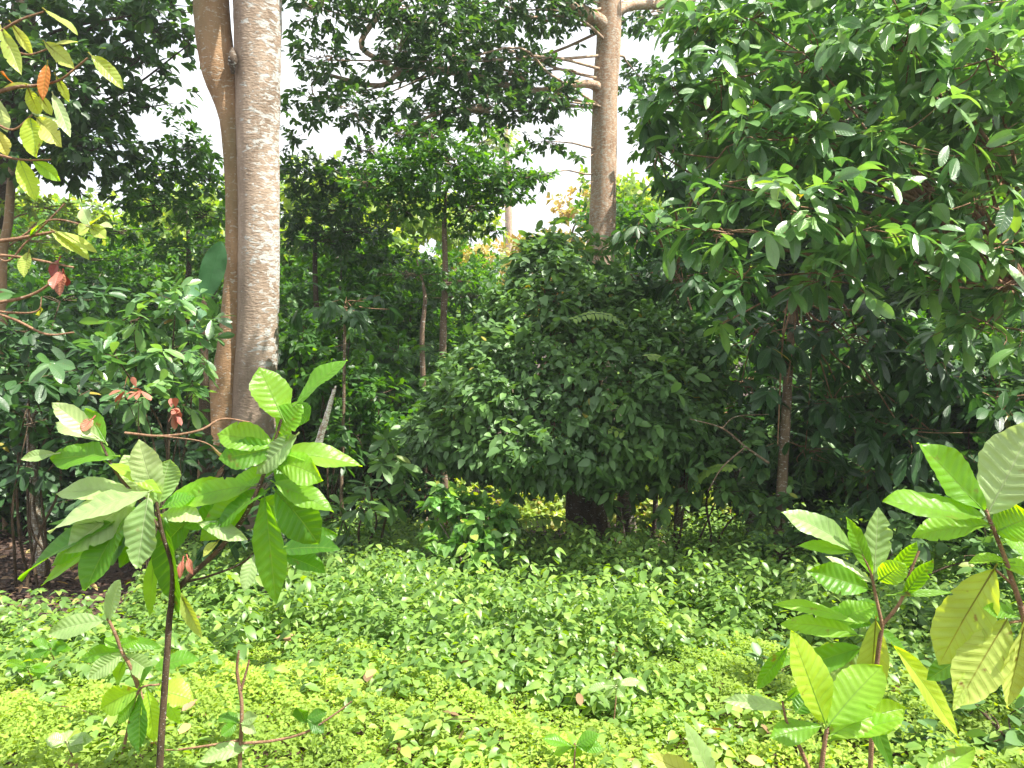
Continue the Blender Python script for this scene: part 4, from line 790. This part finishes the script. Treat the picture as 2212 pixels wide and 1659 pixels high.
# left sapling
D = 2.6
sapling('cocoa_sapling', 'tall young cocoa sapling with dark stem and big glowing leaves, nearest at left', [
    ([(345, 1660, D), (352, 1540, D), (362, 1400, D), (370, 1310, D), (395, 1260, D), (470, 1190, D), (522, 1125, D), (560, 1050, D), (590, 965, D), (608, 905, D)], [.0135, .012, .011, .0095, .0085, .007, .0045]),
    ([(368, 1318, D), (372, 1230, D - .04), (350, 1150, D - .06), (338, 1085, D - .08)], [.009, .007, .005]),
    ([(350, 1150, D - .06), (300, 1080, D - .02), (250, 1020, D), (218, 955, D)], [.006, .004]),
    ([(395, 1258, D), (450, 1245, D + .02), (520, 1218, D + .05), (552, 1190, D + .06)], [.005, .004, .003]),
], [
    ((612, 905), (560, 797), 37, p_(rnd=.55, roll=.2, dd=.03, sag=0)), ((640, 872), (755, 768), 24, p_(rnd=.3, roll=-.4, dd=.05, sag=.1, mat='hero')), ((600, 960), (660, 862), 34, p_(rnd=.45, roll=-.2)), ((590, 962), (474, 932), 30, p_(rnd=.55, sag=.02)),
    ((592, 968), (476, 995), 29, p_(rnd=.3, sag=.02)), ((606, 978), (780, 1003), 26, p_(rnd=.6, sag=.1)), ((600, 1000), (697, 1030), 28, p_(rnd=.6)), ((592, 1042), (712, 1108), 24, p_(rnd=.5)),
    ((595, 1060), (690, 1165), 36, p_(rnd=.1)), ((572, 1075), (592, 1275), 36, p_(rnd=.3)), ((545, 1050), (390, 1085), 25, p_(rnd=.6)), ((600, 930), (610, 1010), 20, p_(rnd=.4)), ((575, 1060), (480, 1130), 26, p_(rnd=.2)),
    ((560, 1060), (440, 1160), 28, p_(rnd=.45, d=.05)), ((430, 1130), (530, 1168), 16, p_(rnd=.3, mat='hero_pale')), ((480, 1050), (350, 1115), 26, p_(rnd=.7, d=.03)), ((520, 1100), (400, 1135), 30, p_(rnd=.15, d=.06)), ((620, 880), (668, 905), 30, p_(rnd=.35, d=.05)), 
    ((640, 940), (560, 1020), 24, p_(rnd=.25, mat='hero_pale', d=-.03)),
    ((340, 1088), (296, 955), 30, p_(mat='hero_pale', sag=0)), ((345, 1085), (362, 980), 27, p_(mat='hero_pale', roll=.4)), ((335, 1082), (258, 968), 26, p_(mat='hero_pale', roll=-.4, d=.04)), ((320, 1075), (298, 1215), 37, p_(mat='hero_pale', d=-.08, roll=.1)),
    ((322, 1062), (110, 1150), 30, p_(mat='hero_pale', d=-.04, roll=.3)), ((280, 1058), (125, 1062), 24, p_(mat='hero_pale')), ((240, 1130), (52, 1248), 28, p_(rnd=.15)), ((250, 1150), (98, 1262), 20, p_(rnd=.6, d=.05)), ((275, 1105), (190, 1255), 40, p_(rnd=.2, d=.04)),
    ((300, 1110), (235, 1215), 40, p_(rnd=.1, d=.08)), ((352, 1120), (382, 1308), 32, p_(rnd=.02, d=-.05)), ((335, 1190), (322, 1318), 15, p_(rnd=.5, d=.04)), ((388, 1280), (430, 1370), 14, p_(mat='yellow', rnd=.05, label='long curled yellowing leaf')), ((340, 1120), (110, 1130), 26, p_(rnd=.3, d=.07)),
    ((215, 948), (102, 868), 20, p_(mat='hero_pale')), ((218, 952), (108, 908), 22, p_(mat='hero_pale', d=.04)), ((228, 955), (178, 868), 16, p_(rnd=.3)), ((120, 980), (45, 993), 10, p_(mat='hero_pale')), ((250, 985), (112, 990), 32, p_(rnd=.25, mat='hero')), ((232, 1000), (345, 1060), 14, p_(rnd=.75)),
    ((345, 1100), (430, 1070), 24, p_(rnd=.3)), ((350, 1110), (440, 1120), 24, p_(mat='hero_pale')), ((410, 1120), (350, 1190), 30, p_(rnd=.1, d=.08)), ((470, 1170), (440, 1200), 10, p_(mat='yellow', rnd=.6)), ((395, 1210), (388, 1248), 7, p_(mat='red', label='small pink young leaf')), ((405, 1205), (415, 1240), 7, p_(mat='red', label='small pink young leaf')),
    ((300, 1070), (150, 1190), 32, p_(mat='hero_pale', d=.03)), ((330, 1090), (270, 1210), 30, p_(rnd=.3, d=.06)), ((360, 1090), (500, 1040), 24, p_(rnd=.5, d=.05)), ((560, 1080), (650, 1130), 28, p_(rnd=.4, d=.06)), ((585, 1020), (500, 1060), 24, p_(rnd=.5, d=.05)), ((260, 1100), (120, 1210), 26, p_(rnd=.5, d=.06)), ((590, 1000), (650, 1080), 22, p_(rnd=.2, d=.05)),
    ((550, 1200), (530, 1270), 16, p_(mat='hero_pale')), ((200, 905), (178, 930), 10, p_(mat='red', rnd=.9, label='small orange bud leaf')), ((600, 1190), (740, 1185), 26, p_(rnd=.05, d=.5)), ((610, 1200), (700, 1235), 24, p_(rnd=.15, d=.5)), ((620, 1180), (735, 1150), 20, p_(rnd=.1, d=.5)),
], D, bark='stem_dark', base=GP(343, D) if False else np.array(P(338, 1800, D)))

# right: low middle sapling with glowing leaves
D = 2.2
sapling('cocoa_sapling', 'young cocoa sapling with fork and pale glowing leaves at the bottom right of centre', [
    ([(1772, 1700, D), (1778, 1630, D), (1787, 1570, D)], [.0085, .008, .006]), ([(1772, 1720, D), (1730, 1620, D), (1700, 1560, D), (1690, 1515, D)], [.0065, .006, .004, .003])],
    [((1783, 1562), (1710, 1368), 43, p_(mat='hero', rnd=.78, roll=.1, sag=0)), ((1790, 1566), (1902, 1432), 46, p_(rnd=.7, roll=-.2, sag=.05)), ((1795, 1588), (1972, 1520), 36, p_(rnd=.72, roll=.3)), ((1793, 1600), (1968, 1548), 22, p_(rnd=.6, roll=-.5, d=.03)),
     ((1770, 1570), (1664, 1592), 27, p_(rnd=.4)), ((1698, 1532), (1557, 1515), 15, p_(mat='hero_pale')), ((1720, 1540), (1760, 1490), 26, p_(rnd=.1, d=.1)), ((1700, 1510), (1735, 1480), 8, p_(rnd=.5)), ((1850, 1480), (1925, 1650), 22, p_(rnd=.05, d=.15)), ((1700, 1400), (1640, 1480), 16, p_(rnd=.3, d=.15)), ((1720, 1420), (1665, 1440), 12, p_(rnd=.4, d=.2))], D,
    base=P(1775, 1850, D))
D = 2.5
sapling('cocoa_sapling', 'forked young cocoa sapling with upright silvery leaves in the right middle ground', [
    ([(1880, 1660, D), (1888, 1500, D), (1898, 1400, D), (1906, 1350, D)], [.009, .008, .007]), ([(1906, 1350, D), (1892, 1290, D), (1878, 1230, D), (1845, 1172, D)], [.006, .005, .003]), ([(1906, 1350, D), (1945, 1300, D), (1965, 1240, D), (1985, 1190, D)], [.0065, .005, .004])],
    [((1842, 1187), (1680, 1097), 29, p_(mat='hero_pale', roll=.1)), ((1840, 1192), (1722, 1178), 14, p_(rnd=.5)), ((1888, 1255), (1897, 1100), 28, p_(mat='hero_pale', sag=0)), ((1882, 1240), (1832, 1118), 17, p_(rnd=.4, sag=0)), ((1875, 1272), (1742, 1235), 28, p_(mat='hero', rnd=.3)),
     ((1885, 1260), (1780, 1200), 16, p_(mat='hero_pale')), ((1897, 1255), (1958, 1215), 24, p_(rnd=.65)), ((1950, 1290), (2012, 1207), 16, p_(rnd=.3, sag=0)), ((1925, 1285), (2060, 1280), 8, p_(rnd=.5)), ((1850, 1345), (1655, 1300), 16, p_(rnd=.65, sag=.2)), ((1855, 1372), (1675, 1345), 20, p_(rnd=.6)),
     ((1892, 1340), (1880, 1500), 26, p_(mat='yellow', rnd=.15, label='hanging leaf turning yellow')), ((1930, 1395), (2052, 1575), 24, p_(rnd=.84, label='long drooping yellow-green leaf')), ((1800, 1350), (1890, 1300), 26, p_(rnd=.5, d=.05)), ((1880, 1350), (1760, 1330), 24, p_(rnd=.3, d=.06)), ((1900, 1340), (1850, 1290), 20, p_(rnd=.2, d=.06)),
     ((1860, 1400), (1720, 1450), 26, p_(rnd=.35, d=.08)), ((1850, 1410), (1780, 1480), 30, p_(mat='hero_pale', d=.1)), ((1925, 1250), (1985, 1160), 16, p_(rnd=.4, d=.1)), ((1900, 1360), (1960, 1420), 14, p_(rnd=.2, d=.1))], D, base=P(1872, 1800, D))
D = 1.95
sapling('cocoa_sapling', 'largest-leaved cocoa sapling cut by the right edge, lower leaves yellowing', [
    ([(2230, 1500, D), (2212, 1340, D), (2185, 1250, D), (2165, 1190, D), (2128, 1100, D)], [.009, .008, .007, .006, .005]), ([(2190, 1265, D), (2150, 1230, D)], [.004, .003]), ([(2212, 1340, D), (2180, 1345, D)], [.004, .003])],
    [((2124, 1102), (1983, 957), 40, p_(rnd=.4, mat='hero', sag=.03)), ((2132, 1112), (2238, 915), 58, p_(mat='hero_pale', sag=0, roll=-.2)), ((2122, 1118), (1908, 1085), 42, p_(rnd=.45)), ((2135, 1135), (1972, 1160), 36, p_(rnd=.55)), ((2150, 1150), (2240, 1110), 50, p_(rnd=.5)), ((2180, 1215), (2090, 1212), 16, p_(rnd=.65)),
     ((2148, 1228), (2028, 1425), 50, p_(mat='yellow', rnd=.05, sag=.02, roll=.2, label='large hanging leaf turning yellow')), ((2175, 1338), (2070, 1515), 48, p_(mat='yellow', rnd=.2, sag=.02, label='pale yellow hanging leaf')), ((2214, 1335), (2180, 1520), 52, p_(mat='yellow', rnd=.3, sag=.0, d=-.03, label='mottled yellow hanging leaf')), ((2165, 1222), (2270, 1245), 26, p_(rnd=.7)),
     ((2150, 1150), (2250, 1190), 34, p_(rnd=.5)), ((2200, 1330), (2120, 1310), 16, p_(rnd=.4)), ((2110, 1400), (2010, 1468), 22, p_(rnd=.2, d=.2)), ((2110, 1430), (2065, 1530), 16, p_(mat='yellow', rnd=0))], D, base=P(2260, 1800, D))
D = 1.9
sapling('cocoa_seedling', 'bright leaves of a cocoa seedling poking up at the bottom right corner', [([(2010, 1800, D), (2000, 1690, D)], [.006, .005])],
    [((2000, 1690), (2103, 1618), 24, p_(rnd=.6, sag=0)), ((1995, 1690), (1930, 1665), 20, p_(rnd=.4))], D, 'seedling', base=P(2015, 1900, D))
sapling('cocoa_seedling', 'silvery leaf tips of a seedling just entering the bottom edge right of centre', [([(1560, 1820, D), (1552, 1720, D)], [.006, .005])],
    [((1550, 1710), (1480, 1560), 22, p_(mat='hero_pale', sag=0)), ((1545, 1705), (1392, 1628), 22, p_(rnd=.6, mat='yellow')), ((1555, 1700), (1610, 1660), 14, p_(rnd=.6))], D, 'seedling', base=P(1565, 1920, D))

# small seedlings, left
D = 3.3
sapling('cocoa_seedling', 'small cocoa seedling with one upright and one sideways top leaf, before the bare soil', [([(290, 1460, D), (265, 1410, D), (245, 1360, D), (232, 1335, D)], [.010, .009, .007, .006])],
    [((233, 1343), (256, 1252), 27, p_(mat='hero_pale', rnd=.3, sag=0)), ((226, 1341), (105, 1370), 22, p_(mat='hero_pale', rnd=.2)), ((250, 1385), (348, 1398), 12, p_(rnd=.3)), ((262, 1408), (175, 1420), 16, p_(rnd=.4)), ((266, 1412), (200, 1465), 18, p_(mat='hero_pale')), ((270, 1415), (330, 1455), 20, p_(rnd=.3, mat='hero_pale')), ((255, 1400), (225, 1375), 12, p_(rnd=.5)), ((268, 1430), (250, 1470), 14, p_(rnd=.6)), ((260, 1395), (300, 1380), 12, p_(rnd=.5))], D, 'seedling', base=GP(310, D))
D = 3.0
sapling('cocoa_seedling', 'seedling behind the dark sapling stem with round yellow-green leaves and one dark hanging leaf', [([(262, 1660, D), (275, 1580, D), (300, 1492, D), (345, 1478, D)], [.008, .007, .005, .004])],
    [((300, 1490), (222, 1535), 24, p_(rnd=.72)), ((335, 1490), (418, 1512), 27, p_(rnd=.78)), ((303, 1495), (300, 1612), 22, p_(rnd=.02)), ((318, 1492), (335, 1592), 18, p_(rnd=.75)), ((350, 1490), (385, 1560), 16, p_(rnd=.7)), ((335, 1445), (436, 1418), 22, p_(rnd=.3, d=.1)), ((300, 1485), (330, 1440), 14, p_(rnd=.1)), ((295, 1500), (258, 1560), 16, p_(rnd=.4))], D, 'seedling', base=P(255, 1780, D))
D = 3.0
sapling('broken_twig_plant', 'bare reddish stem with a long side branch arching right across the creeper carpet', [
    ([(517, 1680, D), (520, 1600, D), (522, 1520, D), (512, 1450, D), (516, 1405, D)], [.009, .009, .008, .007, .004]), ([(521, 1490, D), (535, 1440, D), (538, 1425, D)], [.006, .003]), ([(518, 1606, D), (590, 1600, D), (660, 1582, D), (720, 1545, D), (760, 1515, D)], [.006, .005, .003]), ([(515, 1600, D), (440, 1612, D), (360, 1620, D), (330, 1600, D)], [.006, .004, .002])],
    [((515, 1562), (470, 1545), 14, p_(rnd=.2, mat='hero')), ((520, 1560), (560, 1545), 14, p_(mat='hero_pale')), ((520, 1563), (555, 1580), 12, p_(mat='hero_pale')), ((510, 1563), (480, 1590), 12, p_(rnd=.2)), ((540, 1612), (430, 1640), 18, p_(rnd=.3, mat='hero_pale')), ((660, 1560), (640, 1520), 14, p_(rnd=.02)), ((665, 1555), (700, 1580), 14, p_(rnd=.02)), ((660, 1560), (710, 1535), 13, p_(rnd=.05))], D, 'dead plant', base=P(515, 1790, D))
# broad-leaved herbs one can tell apart
for i, (px, py, D_, mt, lab) in enumerate(t for t in [(145, 1600, 2.9, 'hero_pale', 'pale four-leaved herb at the lower left corner'), (110, 1400, 4.2, 'hero', 'broad-leaved herb at the left edge of the clearing'), (60, 1440, 4.0, 'hero', 'leafy green herb nearest the left edge'), (870, 1520, 3.4, 'hero', 'lone herb with rounded leaves left of bottom centre'), (1240, 1610, 2.8, 'hero', 'yellow-tinged herb with paired leaves at bottom centre'), (990, 1585, 3.0, 'hero_pale', 'pale herb rising from the creeper left of bottom centre'), (1330, 1480, 3.7, 'hero_pale', 'silvery broad-leaved herb right of centre in the clearing'), (1120, 1630, 2.7, 'hero', 'small green herb near the bottom edge centre'), (700, 1620, 2.9, 'hero_pale', 'pale-tipped herb beneath the arching side branch'), (180, 1480, 3.6, 'hero', 'wide-leaved herb between the two left seedlings')] if t[0] not in (1120, 700, 180, 990, 870)):
    ls = []
    for j in range(6 + i % 3):
        a = j * 6.283 / (6 + i % 3) + rng.random() * .5; r = rng.uniform(34, 74) * 3.2 / D_
        ls.append(((px + 5 * math.cos(a), py + 3 * math.sin(a) + j), (px + r * math.cos(a), py + r * .5 * math.sin(a) + rng.uniform(-14, 16)), rng.uniform(9, 14) * 3.2 / D_, p_(mat=mt, sag=.15, rnd=rng.uniform(.1, .6))))
    g = GP(px, D_); t_ = P(px, py, D_)
    sapling('broadleaf_herb', lab, [([(px + 2, py + 12, D_), (px, py, D_)], [.004, .003])], ls, D_, 'herb', base=g if g[2] < t_[2] - .03 else t_ - [0, 0, .15])

# ================================================================== LEFT EDGE: branches reaching in from a tree outside the frame
D = 3.0
root = sapling('cocoa_tree', 'cocoa tree beyond the left edge whose thin branches carry yellow ragged leaves into the frame', [
    ([(-330, 700, D), (-300, 300, D), (-280, 0, D)], [.06, .055, .04, .03]),
    ([(-290, 330, D), (-120, 240, D), (20, 192, D), (75, 185, D), (130, 172, D), (190, 125, D)], [.018, .008, .005, .0035]), ([(-285, 200, D), (-80, 120, D), (30, 50, D), (95, 25, D)], [.014, .006, .003]), ([(-60, 225, D), (20, 280, D), (70, 248, D)], [.007, .004, .003]),
    ([(-120, 240, D), (-20, 110, D), (60, 118, D), (105, 105, D)], [.007, .004, .003]),
    ([(-320, 620, D), (-100, 540, D), (40, 515, D), (118, 500, D)], [.02, .008, .005]), ([(-100, 545, D), (40, 555, D), (160, 578, D)], [.007, .005, .004]), ([(40, 515, D), (110, 475, D), (190, 488, D)], [.004, .003]),
    ([(-320, 690, D), (-60, 660, D), (60, 640, D), (125, 598, D), (128, 580, D)], [.018, .007, .005, .0035]), ([(-60, 660, D), (30, 690, D), (100, 722, D), (160, 718, D)], [.007, .005, .003]), ([(-80, 662, D), (20, 675, D), (80, 672, D), (90, 640, D)], [.006, .004, .002]), ([(-200, 330, D), (-40, 330, D), (45, 345, D), (110, 345, D)], [.01, .005, .003]),
    ([(-100, 420, D), (0, 560, D), (60, 520, D), (140, 440, D)], [.005, .003]),
], [
    ((98, 22), (162, 72), 11, p_(mat='yellow', rnd=.1)), ((2, 60), (38, 152), 15, p_(mat='yellow', rnd=.05)), ((25, 52), (66, 112), 9, p_(mat='yellow', rnd=.5)), ((98, 92), (156, 146), 13, p_(mat='yellow', rnd=.3)), ((197, 120), (258, 187), 15, p_(mat='yellow', rnd=.1)), ((102, 138), (92, 205), 11, p_(mat='yellow', rnd=1., label='dry orange-brown leaf')),
    ((122, 165), (149, 217), 8, p_(mat='yellow', rnd=.1)), ((0, 155), (28, 182), 11, p_(mat='yellow')), ((80, 188), (5, 190), 6, p_(mat='yellow')), ((60, 190), (84, 246), 14, p_(mat='yellow', rnd=.1)), ((85, 205), (112, 246), 9, p_(mat='yellow')), ((78, 248), (142, 278), 14, p_(mat='hero_pale')), ((66, 256), (76, 330), 22, p_(mat='hero', rnd=.84)),
    ((80, 256), (130, 313), 19, p_(mat='yellow', rnd=.6)), ((115, 205), (146, 288), 12, p_(mat='hero_pale')), ((110, 100), (170, 90), 8, p_(mat='yellow')), ((-10, 210), (15, 280), 16, p_(mat='hero_pale')), ((42, 345), (70, 422), 17, p_(mat='hero', rnd=.8)), ((72, 348), (126, 390), 12, p_(mat='hero', rnd=.6)), ((-10, 280), (10, 330), 14, p_(mat='yellow', rnd=.8)),
    ((194, 488), (178, 452), 13, p_(mat='hero_pale', sag=0)), ((194, 487), (222, 466), 12, p_(mat='yellow', rnd=0, sag=0)), ((195, 489), (242, 490), 12, p_(mat='hero_pale', sag=0)), ((194, 490), (228, 515), 13, p_(mat='yellow', rnd=.1)), ((192, 490), (170, 505), 12, p_(mat='yellow', rnd=.1)), ((112, 498), (186, 560), 18, p_(mat='yellow', rnd=0)), ((120, 500), (206, 542), 11, p_(mat='yellow', rnd=.3)), ((62, 545), (52, 592), 14, p_(mat='yellow', rnd=.1)), ((60, 515), (100, 470), 10, p_(mat='hero', rnd=.5)),
    ((128, 560), (112, 598), 12, p_(mat='red', rnd=0, label='drooping pink-red young leaf')), ((128, 588), (118, 622), 13, p_(mat='red', rnd=.3, label='drooping pink-red young leaf')), ((135, 590), (130, 636), 14, p_(mat='red', rnd=.8, label='drooping orange-pink young leaf')), ((138, 588), (145, 615), 10, p_(mat='red', rnd=.2, label='drooping pink-red young leaf')), ((88, 668), (84, 682), 8, p_(mat='yellow', rnd=.6)),
], D, 'tree', base=P(-340, 1900, D))

# ================================================================== AIR
m, nt = new_mat('humid_air')
v = nt.nodes.new('ShaderNodeVolumePrincipled'); v.inputs['Color'].default_value = (.92, .96, 1, 1); v.inputs['Density'].default_value = .0013; v.inputs['Anisotropy'].default_value = .2
o = nt.nodes.new('ShaderNodeOutputMaterial'); nt.links.new(v.outputs[0], o.inputs['Volume'])
X, Y0, Y1, Z0, Z1 = 720, -60, 1230, -20, 78
me = bpy.data.meshes.new('haze'); me.from_pydata([(-X, Y0, Z0), (X, Y0, Z0), (X, Y1, Z0), (-X, Y1, Z0), (-X, Y0, Z1), (X, Y0, Z1), (X, Y1, Z1), (-X, Y1, Z1)], [], [(3, 2, 1, 0), (4, 5, 6, 7), (0, 1, 5, 4), (1, 2, 6, 5), (2, 3, 7, 6), (3, 0, 4, 7)])
me.materials.append(m); hz = bpy.data.objects.new('haze', me); col.objects.link(hz)
tag(hz, 'faint humid haze filling the air between the trees', 'haze', kind='stuff')
